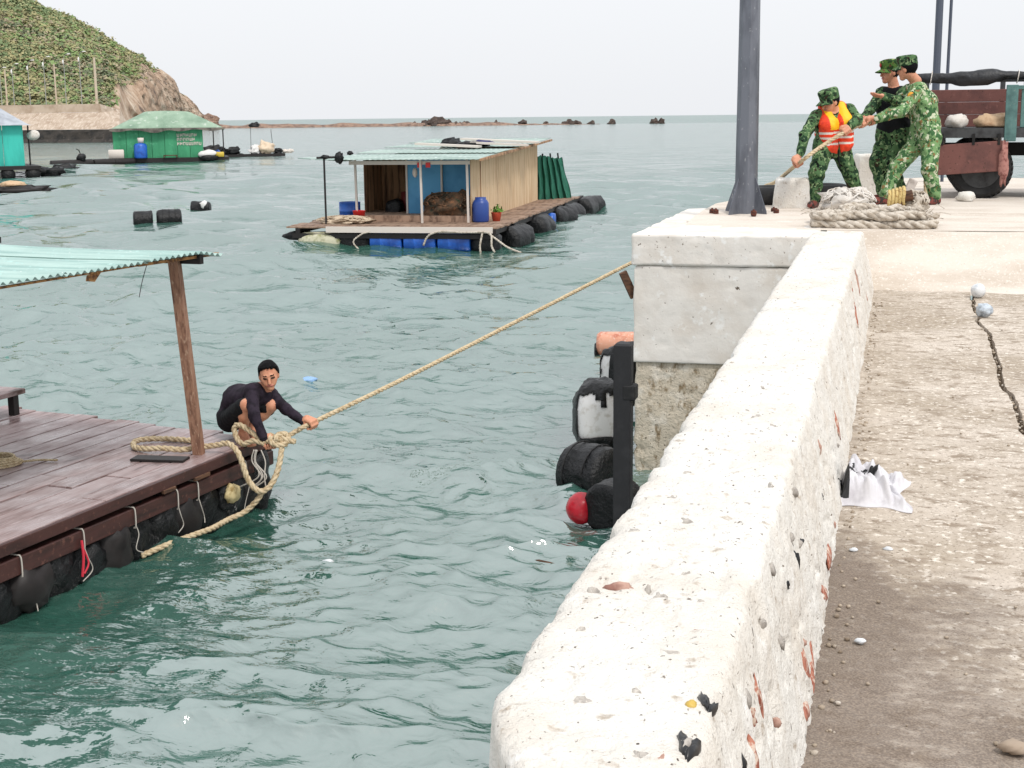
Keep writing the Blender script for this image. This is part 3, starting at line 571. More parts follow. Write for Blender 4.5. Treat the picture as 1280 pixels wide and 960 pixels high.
class Body:
    def __init__(s): s.g=[]          # groups: [k, wrinkle, [prims]]
    def group(s,k,wr=0): s.g.append([k,wr,[]]); return s
    def rc(s,a,b,ra,rb,t): s.g[-1][2].append(('rc',V3(a),V3(b),ra,rb,t)); return s
    def el(s,c,fr,rad,t,cut=None): s.g[-1][2].append(('el',V3(c),np.array(fr,float),V3(rad),cut,t)); return s
    @staticmethod
    def dist(p,x,y,z):
        if p[0]=='rc':
            _,a,b,ra,rb,t=p; ba=b-a; q=max(ba@ba,1e-9); dx,dy,dz=x-a[0],y-a[1],z-a[2]
            h=np.clip((dx*ba[0]+dy*ba[1]+dz*ba[2])/q,0,1)
            return np.sqrt((dx-h*ba[0])**2+(dy-h*ba[1])**2+(dz-h*ba[2])**2)-(ra+(rb-ra)*h)
        _,c,fr,rad,cut,t=p; dx,dy,dz=x-c[0],y-c[1],z-c[2]
        l=[(dx*f[0]+dy*f[1]+dz*f[2]) for f in fr]
        k0=np.sqrt(sum((q/r)**2 for q,r in zip(l,rad))); k1=np.sqrt(sum((q/r**2)**2 for q,r in zip(l,rad)))+1e-9
        d=k0*(k0-1)/k1
        if cut is not None:
            n,o=cut; d=np.maximum(d,dx*n[0]+dy*n[1]+dz*n[2]-o)
        return d
    @staticmethod
    def bb(p):
        if p[0]=='rc':
            _,a,b,ra,rb,t=p; r=max(ra,rb); return np.minimum(a,b)-r,np.maximum(a,b)+r
        r=max(p[3]); return p[1]-r,p[1]+r
    def build(s,name,mats,h=.0075,parent=None,tagfn=None):
        lo=np.min([s.bb(p)[0] for g in s.g for p in g[2]],0)-.04; hi=np.max([s.bb(p)[1] for g in s.g for p in g[2]],0)+.04
        n=((hi-lo)/h).astype(int)+2; ax=[(lo[k]+h*np.arange(n[k])).astype(np.float32) for k in range(3)]
        F=np.full(n,.2,np.float32)
        for k,wr,pr in s.g:
            G=np.full(n,.2,np.float32)
            for p in pr:
                a,b=s.bb(p); i0=np.maximum(((a-k-.03-lo)/h).astype(int),0); i1=np.minimum(((b+k+.03-lo)/h).astype(int)+2,n)
                sl=tuple(slice(i0[q],i1[q]) for q in range(3)); x=ax[0][sl[0]][:,None,None]; y=ax[1][sl[1]][None,:,None]; z=ax[2][sl[2]][None,None,:]
                d=s.dist(p,x,y,z)
                if wr: d=d+wr*(np.sin(31*x+23*z+3*np.sin(17*y))*np.sin(29*y-37*z+2*np.sin(21*x))+.6*np.sin(55*z+19*x+2*np.sin(33*y)))
                c=G[sl]; e=np.clip(.5+.5*(c-d)/k,0,1); G[sl]=c*(1-e)+d*e-k*e*(1-e)
            kk=.008; e=np.clip(.5+.5*(F-G)/kk,0,1); F=F*(1-e)+G*e-kk*e*(1-e)
        ins=F<0
        c=np.zeros(n-1,np.int8)
        for i in (0,1):
            for j in (0,1):
                for k in (0,1): c+=ins[i:n[0]-1+i,j:n[1]-1+j,k:n[2]-1+k]
        act=(c>0)&(c<8); idx=np.argwhere(act); vid=np.full(act.shape,-1,np.int64); vid[act]=np.arange(len(idx))
        acc=np.zeros((len(idx),3)); cnt=np.zeros(len(idx))
        co=[(i,j,k) for i in (0,1) for j in (0,1) for k in (0,1)]
        for A in co:
            for q in range(3):
                if A[q]: continue
                Bc=list(A); Bc[q]=1
                fa=F[idx[:,0]+A[0],idx[:,1]+A[1],idx[:,2]+A[2]]; fb=F[idx[:,0]+Bc[0],idx[:,1]+Bc[1],idx[:,2]+Bc[2]]
                m=(fa<0)!=(fb<0); t=np.where(m,fa/(fa-fb+1e-12),0)
                pt=np.array(A,float)[None,:].repeat(len(idx),0); pt[:,q]+=t; acc+=pt*m[:,None]; cnt+=m
        V=lo+h*(idx+acc/cnt[:,None]); Fs=[]
        for q in range(3):
            u,v=(q+1)%3,(q+2)%3
            s0=[slice(1,-1)]*3; s0[q]=slice(0,-1); s1=list(s0); s1[q]=slice(1,None)
            a=ins[tuple(s0)]; b=ins[tuple(s1)]; e=np.argwhere(a!=b); off=np.ones(3,int); off[q]=0; e=e+off
            fl=ins[tuple(e.T)]
            def cell(du,dv): w=e.copy(); w[:,u]-=du; w[:,v]-=dv; return vid[tuple(w.T)]
            Q=np.stack([cell(1,1),cell(0,1),cell(0,0),cell(1,0)],1); Q[~fl]=Q[~fl][:,::-1]; Fs.append(Q)
        Fq=np.concatenate(Fs); Fq=Fq[(Fq>=0).all(1)]
        # light smoothing keeps the skin even
        cen=V[Fq].mean(1); best=np.full(len(cen),9.); tg=np.zeros(len(cen),int)
        x,y,z=cen.T
        for g in s.g:
            for p in g[2]:
                d=s.dist(p,x,y,z); m=d<best; best[m]=d[m]; tg[m]=p[5]
        if tagfn: tg=tagfn(cen,tg)
        me=npmesh(name,V,Fq,mats,True,tg); o=link(bpy.data.objects.new(name,me)); o.parent=parent; return o
def head(bd,c,f,up,mats_idx,neck,nr=.056,hair=True):
    SK,HR,LP,EY=mats_idx; f=unit(f); r=unit(np.cross(f,up)); u=np.cross(r,f); c=V3(c); P=lambda a,b,d: c+r*a+f*b+u*d
    bd.group(.02).el(P(0,-.005,.015),(r,f,u),(.075,.094,.098),SK).rc(P(0,.02,-.03),P(0,.058,-.088),.062,.034,SK).rc(neck,P(0,-.02,-.05),nr*1.12,nr,SK)
    bd.rc(P(.038,.05,-.02),P(.03,.06,-.05),.03,.024,SK).rc(P(-.038,.05,-.02),P(-.03,.06,-.05),.03,.024,SK)
    bd.group(.010).rc(P(0,.086,.012),P(0,.108,-.03),.009,.0145,SK).rc(P(-.03,.078,.026),P(.03,.078,.026),.014,.014,SK)
    bd.group(.004).rc(P(-.02,.09,-.062),P(.02,.09,-.062),.0075,.0075,LP)
    for s_ in (-1,1):
        bd.rc(P(s_*.024,.087,.008),P(s_*.042,.078,.008),.0075,.006,EY).rc(P(s_*.020,.0935,.031),P(s_*.046,.081,.032),.0042,.0035,HR)
        bd.el(P(s_*.077,-.005,-.008),(r,f,u),(.012,.022,.034),SK)
    if hair: bd.group(.012,.0022).el(P(0,-.014,.030),(r,f,u),(.091,.108,.102),HR,(f*.93-u*.36,.030))
    if hair:
        bd.group(.008,.002); q_=random.Random(3)
        for k in range(9):
            a=-.068+.017*k; bd.rc(P(a*.8,.02,.108-abs(a)*.45),P(a+q_.uniform(-.008,.008),.072-abs(a)*.55,.100+q_.uniform(-.010,.012)-abs(a)*.30),.022,.011,HR)
    return r,f,u
def grip(bd,w,g,ax,rr,SK,side=1):
    w=V3(w); g=V3(g); ax=unit(ax); n=g-w; n=n-ax*(n@ax)
    if np.linalg.norm(n)<.01: n=np.cross(ax,(0,0,1))
    n=unit(n); m=np.cross(ax,n)*side
    if m[2]<0: m=-m
    kn=g+m*(rr+.016)+n*.012
    bd.group(.012).rc(w,g-n*.06+m*(rr+.012),.027,.03,SK)
    for i in range(4): o=ax*(i-1.5)*.021; bd.rc(g-n*.055+m*(rr+.010)+o*.8,kn+o,.019,.0145,SK)
    bd.group(.004)
    for i in range(4):
        o=ax*(i-1.5)*.0225; R0=rr+.0115; pt=[g+o+R0*(math.cos(R_(t))*n+math.sin(R_(t))*m) for t in (75,15,-50,-115)]
        for a,b,ra,rb in zip(pt,pt[1:],(.0125,.011,.0095),(.011,.0095,.0085)): bd.rc(a,b,ra,rb,SK)
    o=ax*(-.04); bd.rc(g-n*.06+m*.012-ax*.02,g-n*(rr+.016)+o,.015,.012,SK).rc(g-n*(rr+.016)+o,g-n*.004-m*(rr+.012)+o*1.1,.012,.009,SK)
def openhand(bd,w,d,pn,SK,L=.17,curl=.35):
    w=V3(w); d=unit(d); pn=unit(V3(pn)-d*(V3(pn)@d)); s=np.cross(d,pn)
    bd.group(.012).rc(w,w+d*.03,.026,.028,SK)
    for i in range(4): o=s*(i-1.5)*.021; bd.rc(w+d*.03+o*.7,w+d*.085+o,.018,.013,SK)
    bd.group(.004)
    for i,l in enumerate((.062,.076,.08,.068)):
        o=s*(1.5-i)*.022; a=w+d*.088+o; b=a+unit(d-pn*curl*.5+s*(1.5-i)*.05)*l*.52; c=b+unit(d-pn*curl*1.6)*l*.48
        bd.rc(a,b,.0115,.0105,SK).rc(b,c,.0105,.0085,SK)
    bd.rc(w+d*.025-s*.022,w+d*.06-s*.055,.015,.012,SK).rc(w+d*.06-s*.055,w+d*.092-s*.062,.012,.009,SK)
def limbs(bd,J,top,leg,foot,skin,sleeve=1.0,shoe=True,slim=1.07,torso=None,wr=.005):
    torso=top if torso is None else torso
    g=lambda k:V3(J[k]); up=unit(g('neck')-g('waist')); lr=unit(g('shL')-g('shR')); fw=unit(np.cross(lr,up))
    bd.group(.05,wr)
    mc=(g('shR')+g('shL'))/2
    bd.rc(g('hipR'),g('hipL'),.108*slim,.108*slim,leg).rc(g('waist')-lr*.06,g('waist')+lr*.06,.108*slim,.108*slim,torso)
    for s_,k in ((-1,'R'),(1,'L')):
        bd.rc(g('waist')+lr*.06*s_,g('chest')+lr*.075*s_,.104*slim,.115*slim,torso).rc(g('chest')+lr*.075*s_,mc+lr*.085*s_-up*.035,.112*slim,.085*slim,torso)
        bd.rc(mc+lr*.04*s_-up*.02,g('sh'+k),.082,.068,torso)
        bd.rc(g('hip'+k)+up*.03,g('waist')+lr*.06*s_,.112*slim,.104*slim,leg)
    bd.group(.028,wr)
    for k in 'RL':
        bd.rc(g('sh'+k),g('el'+k),.066*slim,.053*slim,top).rc(g('el'+k),g('wr'+k),.054*slim,.043*slim,top)
        bd.rc(g('hip'+k),g('kn'+k),.104*slim,.078*slim,leg).rc(g('kn'+k),g('an'+k),.078*slim,.066*slim,leg)
    if shoe:
        bd.group(.02)
        for k in 'RL':
            a=g('an'+k); t=g('to'+k); hl=a+(a-t)*np.array([.25,.25,0]); hl[2]=t[2]
            bd.rc(a,(hl[0],hl[1],t[2]+.0),.05,.046,foot).rc((hl[0],hl[1],t[2]),t,.046,.042,foot)
    return up,lr,fw
def cap(name,c,f,up,mt,parent,badge=None,tilt=.0):
    f=unit(f); r=unit(np.cross(f,up)); u=np.cross(r,f); c=V3(c)
    b=B(); n=28
    rings=[(.092,.110,.035,0),(.096,.114,.05,0),(.099,.116,.09,.004),(.101,.118,.118,.008),(.096,.112,.134,.01),(.07,.085,.142,.01),(.03,.035,.146,.01),(.001,.001,.147,.01)]
    for (a,d,z,o) in rings:
        for k in range(n):
            t=2*math.pi*k/n; q=1+.018*math.sin(5*t+z*60)
            b.v.append(tuple(c+r*(a*math.cos(t)*q)+f*(d*math.sin(t)*q-.008+o)+u*(z+.006*math.sin(3*t+1))))
    for j in range(len(rings)-1):
        for k in range(n): b.f.append((j*n+k,j*n+(k+1)%n,(j+1)*n+(k+1)%n,(j+1)*n+k)); b.m.append(0)
    o=b.obj(name,mt,parent,True)
    q=B()
    def brim(uu,vv):
        t=math.pi*(.12+.76*uu); e=vv*.072*math.sin(math.pi*uu)**.45; return c+r*((.094+e*.75)*math.cos(t))+f*((.110+e)*math.sin(t)-.008)+u*(.042-.028*vv-.010*math.cos(t)**2*vv*2)
    q.grid(brim,16,4); 
    q.grid(lambda a,d:brim(1-a,d)-u*.006,16,4); q.obj('brim',mt,o,True)
    if badge:
        g=B()
        for k in range(10): pass
        p=c+f*.113+u*.085; t=[p+r*(.024*math.cos(a))+u*(.024*math.sin(a))+f*.004 for a in np.linspace(0,2*math.pi,13)[:-1]]; g.add(t+[p+f*.009],[(k,(k+1)%12,12) for k in range(12)]); g.obj('cap_badge',badge,o)
    return o
ROPE_R=.022
# ---- rope line in the soldiers' hands (world)
HAUL=[(-1.685,18.9,.60),(-1.45,17.7,.73),(-1.024,15.377,1.033),(-.746,15.516,1.239),(-.545,15.616,1.363),(-.394,16.03,1.433),(-.31,16.16,1.45)]
BR=mat('badge_red',lin(190,40,34,.8),.5)
def soldier(base,J,hd,label,kind):
    rt=thing('person',label,'person',base)
    bs=V3(base); g=lambda k:V3(J[k]); bd=Body()
    T,Lg,Ft,SK,HR,LP,EY,TR=range(8)
    cm={'vest':m_camo_d,'mid':m_camo_d,'light':m_camo_l}[kind]
    mats=[cm,cm,m_boot,m_skin,m_hair,m_lip,m_eye,m_black if kind=='mid' else cm]
    up,lr,fw=limbs(bd,J,T,Lg,Ft,SK,torso=TR)
    head(bd,J['head'],hd,(0,0,1) if kind!='vest' else (.05,.1,1),(SK,HR,LP,EY),J['neck'])
    return rt,bd,mats,bs,up,lr,fw
S1=dict(zip([],[]))
J1={'head':(-0.028,-0.600,1.125),'neck':(0.012,-0.535,1.02),'shR':(-0.165,-0.60,0.985),'shL':(0.164,-0.433,1.040),'chest':(0.006,-0.547,0.900),'waist':(0.020,-0.511,0.729),'hipR':(-0.075,-0.585,0.636),'hipL':(0.084,-0.464,0.631),'elR':(-0.272,-0.812,0.780),'wrR':(-0.306,-0.933,0.589),'haR':(-0.317,-0.988,0.485),'elL':(0.262,-0.574,0.937),'wrL':(0.195,-0.700,0.868),'haL':(0.162,-0.771,0.811),'knR':(-0.141,-0.761,0.370),'anR':(-0.160,-0.756,0.115),'toR':(-0.180,-0.933,0.040),'knL':(0.197,-0.443,0.373),'anL':(0.291,-0.311,0.105),'toL':(0.262,-0.488,0.042)}
bs1=(-.705,16.388,.545)
rt,bd,mats,bs,up,lr,fw=soldier(bs1,J1,(-.72,-.66,-.30),'soldier in camouflage and orange life vest bending over the rope','vest')
ax=unit(V3(HAUL[3])-V3(HAUL[2]))
grip(bd,J1['wrL'],V3(HAUL[4])-bs,ax,ROPE_R,3)
grip(bd,V3(J1['wrR'])+(0,0,-.02),V3(HAUL[2])-bs+ax*.0,ax,ROPE_R,3)
bd.build('body',mats,.008,rt)
# life vest
vb=Body(); g=lambda k:V3(J1[k]); mc=(g('shR')+g('shL'))/2
for s_ in (-1,1):
    vb.group(.03,.003).rc(mc+lr*.09*s_+up*.045-fw*.01,g('chest')+lr*.09*s_+fw*.08,.066,.098,0).rc(g('chest')+lr*.09*s_+fw*.08,g('waist')+lr*.09*s_+fw*.075-up*.045,.104,.10,0)
    vb.rc(mc+lr*.09*s_+up*.045-fw*.01,g('chest')+lr*.09*s_-fw*.05,.064,.10,0).rc(g('chest')+lr*.09*s_-fw*.05,g('waist')+lr*.095*s_-fw*.03,.10,.098,0)
    vb.rc(g('waist')+lr*.05*s_+fw*.12-up*.06,g('waist')+lr*.03*s_+fw*.13-up*.13,.022,.012,0)
vb.group(.03).rc(mc+lr*.09-fw*.08+up*.07,mc-lr*.09-fw*.08+up*.07,.045,.045,0)
def vt(c,t):
    q=c-g('waist'); a=q@up; f=(c-g('chest'))@fw; l=(c-mc)@lr
    o=np.zeros(len(c),int); o[(a>.12)&(np.abs(l)<.135)&(np.abs(l)>.02)&(f>-.02)]=1
    for z0,z1 in ((.075,.098),(.02,.043),(-.045,-.022)): o[(a>z0)&(a<z1)]=2
    return o
vb.build('life_vest',[m_vo,m_vy,m_vw],.008,rt,vt)
cap('cap',J1['head'],(-.72,-.66,-.30),(.05,.1,1),m_camo_d,rt)
B().tube(catmull([g('waist')+fw*.12-up*.10,g('waist')+fw*.13-up*.22,g('waist')+fw*.12-up*.30+lr*.02],.02),.008,6).obj('strap',m_black,rt)
# soldier in the middle
J2={'head':(-0.036,0.194,1.450),'neck':(0.013,0.229,1.29),'shR':(-0.114,0.245,1.225),'shL':(0.137,0.182,1.225),'chest':(0.021,0.199,1.090),'waist':(0.033,0.165,0.827),'hipR':(-0.045,0.189,0.720),'hipL':(0.109,0.134,0.720),'elR':(-0.230,0.035,1.043),'wrR':(-0.290,-0.221,0.949),'haR':(-0.300,-0.362,0.892),'elL':(0.073,-0.127,1.115),'wrL':(-0.078,-0.245,1.181),'haL':(-0.162,-0.285,1.189),'knR':(-0.140,0.070,0.446),'anR':(-0.059,0.093,0.12),'toR':(-0.151,-0.028,0.044),'knL':(0.016,0.038,0.419),'anL':(0.134,0.178,0.12),'toL':(0.060,0.036,0.044)}
rt,bd,mats,bs,up,lr,fw=soldier((-.092,16.594,.55),J2,(-.88,-.46,-.05),'soldier in dark camouflage and black vest, partly hidden behind his comrade','mid')
ax2=unit(V3(HAUL[5])-V3(HAUL[4])); 
grip(bd,J2['wrR'],V3(HAUL[5])-bs-ax2*.02,ax2,ROPE_R,3)
openhand(bd,J2['wrL'],(-.9,-.4,.1),(0,-.2,-1),3)
bd.build('body',mats,.008,rt); cap('cap',J2['head'],(-.88,-.46,-.05),(0,0,1),m_camo,rt,BR)
# soldier leaning back
J3={'head':(-0.112,0.151,1.476),'neck':(-0.013,0.206,1.343),'shR':(-0.098,0.279,1.241),'shL':(0.030,0.032,1.264),'chest':(0.057,0.131,1.104),'waist':(0.105,0.092,0.857),'hipR':(0.058,0.157,0.694),'hipL':(0.165,-0.006,0.706),'elR':(-0.231,0.155,1.031),'wrR':(-0.441,-0.052,0.919),'haR':(-0.560,-0.142,0.892),'elL':(-0.156,-0.193,1.010),'wrL':(-0.401,-0.237,0.942),'haL':(-0.529,-0.269,0.902),'knR':(-0.177,0.023,0.398),'anR':(-0.287,-0.096,0.12),'toR':(-0.396,-0.223,0.044),'knL':(0.167,-0.152,0.377),'anL':(0.235,-0.118,0.115),'toL':(0.152,-0.245,0.044)}
rt,bd,mats,bs,up,lr,fw=soldier((.169,16.323,.55),J3,(-.86,.38,-.1),'soldier in light camouflage leaning back to haul the rope beside the truck','light')
bd.g[0][2].append(('rc',V3(J3['chest'])-fw*.03,V3(J3['waist'])-fw*.03,.125,.13,7))
grip(bd,J3['wrL'],V3(HAUL[5])-bs+ax2*.09,ax2,ROPE_R,3); grip(bd,J3['wrR'],V3(HAUL[6])-bs+ax2*.03,ax2,ROPE_R,3,-1)
bd.build('body',mats,.008,rt); cap('cap',J3['head'],(-.86,.38,-.1),(0,0,1),m_camo_d,rt)
pt=V3(J3['shL'])*.62+V3(J3['elL'])*.38; nn=unit(np.cross(V3(J3['elL'])-V3(J3['shL']),(0,.3,1.))); nn=unit((-.35,-.92,.1))
B().blob(pt+nn*.058,(.040,.012,.05),3,.05,1,12,7).obj('sleeve_patch',mat('sleeve_patch',lin(235,165,40,.8),.6,[(40,lin(190,70,30,.7),.55,.62)]),rt,True)
# ---- man crouching on the raft
JM={'head':(0.297,-0.134,0.601),'neck':(0.202,-0.082,0.459),'shR':(0.179,-0.223,0.471),'shL':(0.221,0.037,0.394),'chest':(0.098,-0.052,0.382),'mid':(-0.083,0.029,0.349),'pelvis':(-0.191,0.039,0.177),'hipR':(-0.148,-0.026,0.163),'hipL':(-0.170,0.108,0.124),'elR':(0.274,-0.408,0.311),'wrR':(0.352,-0.404,0.118),'haR':(0.390,-0.383,0.063),'elL':(0.428,-0.103,0.307),'wrL':(0.633,-0.201,0.223),'haL':(0.697,-0.207,0.211),'knR':(0.165,-0.321,0.372),'anR':(0.072,-0.218,0.114),'toR':(0.160,-0.280,0.051),'knL':(0.265,-0.083,0.367),'anL':(0.076,-0.055,0.132),'toL':(0.145,-0.129,0.088)}
JM['hipL']=(-.16,.10,.16); JM['knL']=(.285,-.085,.325); JM['pelvis']=(-.17,.037,.19); JM['toL']=(.145,-.129,.045)
MB=(-5.42,10.95,-1.2)
def raft_man():
    rt=thing('person','man in dark plum shirt and black shorts crouching barefoot at the raft corner','person',MB)
    g=lambda k:V3(JM[k]); bd=Body(); SH,ST,SK,HR,LP,EY=range(6)
    bd.group(.05,.003).rc(g('hipR'),g('hipL'),.105,.105,ST).rc(g('pelvis'),g('mid'),.115,.122,SH).rc(g('mid')+(0,-.05,0),g('chest')+(.0,-.07,.0),.11,.108,SH).rc(g('mid')+(0,.04,0),g('chest')+(0,.06,0),.11,.108,SH)
    bd.rc(g('chest')+(.05,0,.0),g('neck')+(.03,-.02,-.06),.10,.06,SH).rc(g('chest')+(0,-.05,.0),g('shR')+(-.02,.05,-.01),.11,.07,SH).rc(g('chest')+(0,.05,0),g('shL')+(-.02,-.03,.0),.11,.07,SH).rc(g('shR'),g('neck'),.066,.06,SH).rc(g('shL'),g('neck'),.066,.06,SH)
    bd.group(.025,.0028)
    for k in 'RL': bd.rc(g('sh'+k),g('el'+k),.062,.047,SH).rc(g('el'+k),g('wr'+k),.048,.036,SH)
    for k in 'RL': 
        q=g('hip'+k)*.12+g('kn'+k)*.88; bd.rc(g('hip'+k),q,.098,.078,ST)
    bd.group(.02)
    for k in 'RL':
        bd.rc(g('kn'+k)-(g('kn'+k)-g('hip'+k))*.2,g('kn'+k),.058,.052,SK).rc(g('kn'+k),g('kn'+k)*.6+g('an'+k)*.4,.052,.054,SK).rc(g('kn'+k)*.6+g('an'+k)*.4,g('an'+k),.052,.036,SK)
        a,t=g('an'+k),g('to'+k); d=unit((t-a)*(1,1,0)); h_=a-d*.05; h_[2]=.036
        e=np.array([t[0],t[1],.026]); s_=np.cross(d,(0,0,1)); bd.rc(a,h_,.037,.034,SK).rc(h_,e-d*.02,.034,.026,SK).rc(a*.7+e*.3,e,.03,.02,SK)
        for i in range(5): bd.rc(e-d*.01+s_*(i-2)*.015,e+d*(.045-abs(i-1.5)*.005)+s_*(i-2)*.017-(0,0,.008),.013,.010,SK)
    hf=unit((.42,-.88,-.22)); head(bd,JM['head'],hf,(-.12,0,1),(SK,HR,LP,EY),JM['neck'],.054)
    ra=unit(V3((-2.9,15.8,-.05))-V3((-4.748,10.737,-.994)))
    grip(bd,JM['wrL'],V3(JM['haL'])+(.012,0,-.006),ra,ROPE_R,SK); grip(bd,JM['wrR'],V3(JM['haR'])+(.01,.0,-.01),(1,.12,.12),ROPE_R,SK)
    bd.build('body',[m_plum,m_black,m_skin_t,m_hair,m_lip,m_eye],.0065,rt)
    B().tube([g('wrR')+(.034*math.cos(a),.036*math.sin(a),.012*math.cos(a)-.005) for a in np.linspace(0,2*math.pi,17)[:-1]],.004,6,closed=True).obj('bracelet',m_black,rt)
    B().blob(g('hipR')+(.02,-.10,.045),(.016,.008,.012),1,.1,1,10,6).obj('badge',BR,rt,True)
raft_man()
# ================================================================ QUAY OBJECTS
m_steel=mat('galvanised_steel',lin(128,132,142,.68),.45,[(6,lin(98,102,112,.6),.45,.65,6,(1,1,.25)),(40,lin(205,205,205,.7),.66,.72,3,(1,1,.4))],metal=.25,bump=(30,.12,.003))
m_rust=mat('rusty_bolt',lin(120,62,44,.6),.85,[(40,lin(70,40,32,.6),.45,.6)],bump=(80,.5,.003))
m_rope=mat('manila_rope',lin(228,208,174,.74),.9,[(30,lin(194,168,130,.68),.45,.65,4),(90,lin(235,218,186,.72),.58,.7,3)],bump=(220,.5,.003),spec=.15)
m_ropew=mat('weathered_white_rope',lin(228,218,204,.72),.92,[(14,lin(192,178,160,.66),.45,.62,5),(50,lin(120,106,92,.55),.62,.7,4)],bump=(160,.5,.004),spec=.15)
m_ropey=mat('yellow_rope',lin(232,206,140,.7),.9,[(40,lin(190,150,90,.6),.5,.65)],bump=(200,.5,.003))
m_wood=mat('old_wood',lin(120,84,60,.6),.85,[(8,lin(80,54,40,.5),.45,.65,6,(1,1,6))],bump=(40,.4,.005))
m_tarp=mat('black_tarpaulin',lin(46,48,54,.5),.55,[(7,lin(26,28,32,.5),.45,.65),(20,lin(90,92,96,.5),.62,.7)],bump=[(9,.5,.04),(40,.4,.01)])
m_white=mat('dirty_white_sack',lin(240,234,226,.74),.8,[(9,lin(212,200,186,.68),.5,.68)],bump=(25,.5,.015))
m_tan=mat('tan_sack',lin(226,194,158,.72),.85,[(9,lin(200,160,124,.66),.5,.68)],bump=(25,.5,.015))
# lamp post: octagonal pole with gussets, base plate and rusty bolts
lp=thing('lamp_post','tall grey octagonal steel lamp post bolted to the pier block','lamp post',(-1.53,14.98,.497))
b=B(); b.tube([(0,0,.012),(0,0,1.6),(-.005,0,7.5)],(.120,.110,.072),8); o=b.obj('pole',m_steel,lp); o.rotation_euler[2]=R_(12)
B().box((0,0,.01),(.46,.46,.022),bev=.004).obj('base_plate',m_steel,lp).rotation_euler[2]=R_(12)
for k in range(4):
    a=R_(12+45+90*k) ; c_,s_=math.cos(a),math.sin(a); g=B(); t=.006
    pr=[(.112,.022),(.275,.022),(.27,.06),(.125,.40),(.112,.40)]
    for q in (-t,t): g.v+= [(r*c_-q*s_,r*s_+q*c_,z) for r,z in pr]
    n=5; g.f=[tuple(range(n))[::-1],tuple(range(n,2*n))]+[(i,(i+1)%n,n+(i+1)%n,n+i) for i in range(n)]; g.m=[0]*len(g.f); g.obj('gusset',m_steel,lp)
for k,(r,a) in enumerate([(.33,-70),(.33,-12),(.36,200),(.30,20),(.34,110),(.34,-150)]):
    a=R_(a); g=B(); g.lathe([(.022,-.01),(.022,.04),(.012,.042),(.012,.085),(.006,.09)],n=6); bo=g.obj('anchor_bolt',m_rust,lp,False,(r*math.cos(a),r*math.sin(a),.001))
    B().lathe([(.026,0),(.03,.01),(.03,.045),(.026,.055)],n=6).obj('nut',m_rust,bo,False,(0,0,.022))
# concrete mooring blocks
def cblock(name,label,loc,dims,taper,rz,seed):
    bm=rough_box(-dims[0]/2,dims[0]/2,-dims[1]/2,dims[1]/2,-.03,dims[2],8,8,8,.012,6,.035,seed)
    for v in bm.verts:
        t=max(0,v.co.z)/dims[2]; v.co.x*=1-taper*t; v.co.y*=1-taper*t*.7
    o=bmobj(name,bm,m_wall); o.location=loc; o.rotation_euler[2]=rz; tag(o,label,'bollard'); return o
cblock('mooring_block','squat tapered white concrete block beside the lamp post',(-1.105,15.75,.53),(.42,.42,.33),.16,.1,3)
cblock('mooring_block','taller white concrete block behind the legs of the soldiers',(-.36,17.75,.54),(.30,.34,.52),.1,.2,8)
# dark rubber behind the block
def tyre_into(b,R,r,n=28,m=12):
    for i in range(n):
        for j in range(m):
            a=2*math.pi*i/n; t=2*math.pi*j/m; q=R+r*math.cos(t)*.9; b.v.append((q*math.cos(a),q*math.sin(a),r*1.05*math.sin(t)))
    for i in range(n):
        for j in range(m): b.f.append((i*m+j,((i+1)%n)*m+j,((i+1)%n)*m+(j+1)%m,i*m+(j+1)%m)); b.m.append(0)
    return b
m_rub=mat('black_rubber',lin(34,34,36,.5),.75,[(12,lin(60,58,58,.5),.55,.7)],bump=(30,.4,.01))
for (x,y,z,lb) in [(-1.33,16.35,.64,'black tyre lying at the quay edge where the rope runs over'),(-.86,16.75,.645,'black tyre lying behind the bending soldier')]:
    o=tyre_into(B(),.26,.10).obj('old_tyre',m_rub,None,True,(x,y,z)); tag(o,lb,'tyre')
# coarse hawser heap
def hawser():
    rg=np.random.default_rng(12); b=B()
    y0=14.05
    for k in range(5):   # long flat loops lying side by side
        zz=.505+.052*(k//3)+.004; yy=13.76+.11*(k%3)+.03*(k//3); n=9; L=-.79+.03*rg.random(); Rr=.30-.03*k
        p=[(L+(Rr-L)*i/n, yy+.03*math.sin(i*1.3+k)+.012*rg.normal(), zz+.008*rg.normal()+ (.03 if k>2 else 0)) for i in range(n+1)]
        rt=[(Rr+.06,yy+.06,zz+.01),(Rr+.03,yy+.13,zz+.02)]
        rope_into(b,p+rt,.045,.34,7,.05)
    for k in range(9):
        cx=-.62+.095*k+.03*rg.normal(); cy=14.2+.09*rg.normal(); rx=.17+.10*rg.random(); ry=.10+.06*rg.random(); ph=rg.random()*6; zz=.535+.05*rg.random()+(.04 if 2<k<6 else 0)
        p=[(cx+rx*math.cos(t+ph)*(1+.1*math.sin(3*t)),cy+ry*math.sin(t+ph),zz+.035*math.sin(2*t+k)+.01*rg.normal()) for t in np.linspace(0,5.2+rg.random(),13)]
        rope_into(b,p,.03+.012*rg.random(),.24,6,.04)
    fr=B()
    for k in range(160):   # frayed yarns
        x=rg.uniform(-.8,.34); y=rg.uniform(13.72,14.35); z=.55+.07*rg.random(); d=rg.normal(size=3)*.05; d[2]=abs(d[2])*.5
        b.tube([(x,y,z),(x+d[0],y+d[1],z+d[2]+.012),(x+2*d[0],y+2*d[1],z+d[2]*.5)],.0035,4)
    o=b.obj('hawser_heap',m_ropew,None,True); tag(o,'heap of thick dirty white hawser lying flat on the quay edge','rope')
hawser()
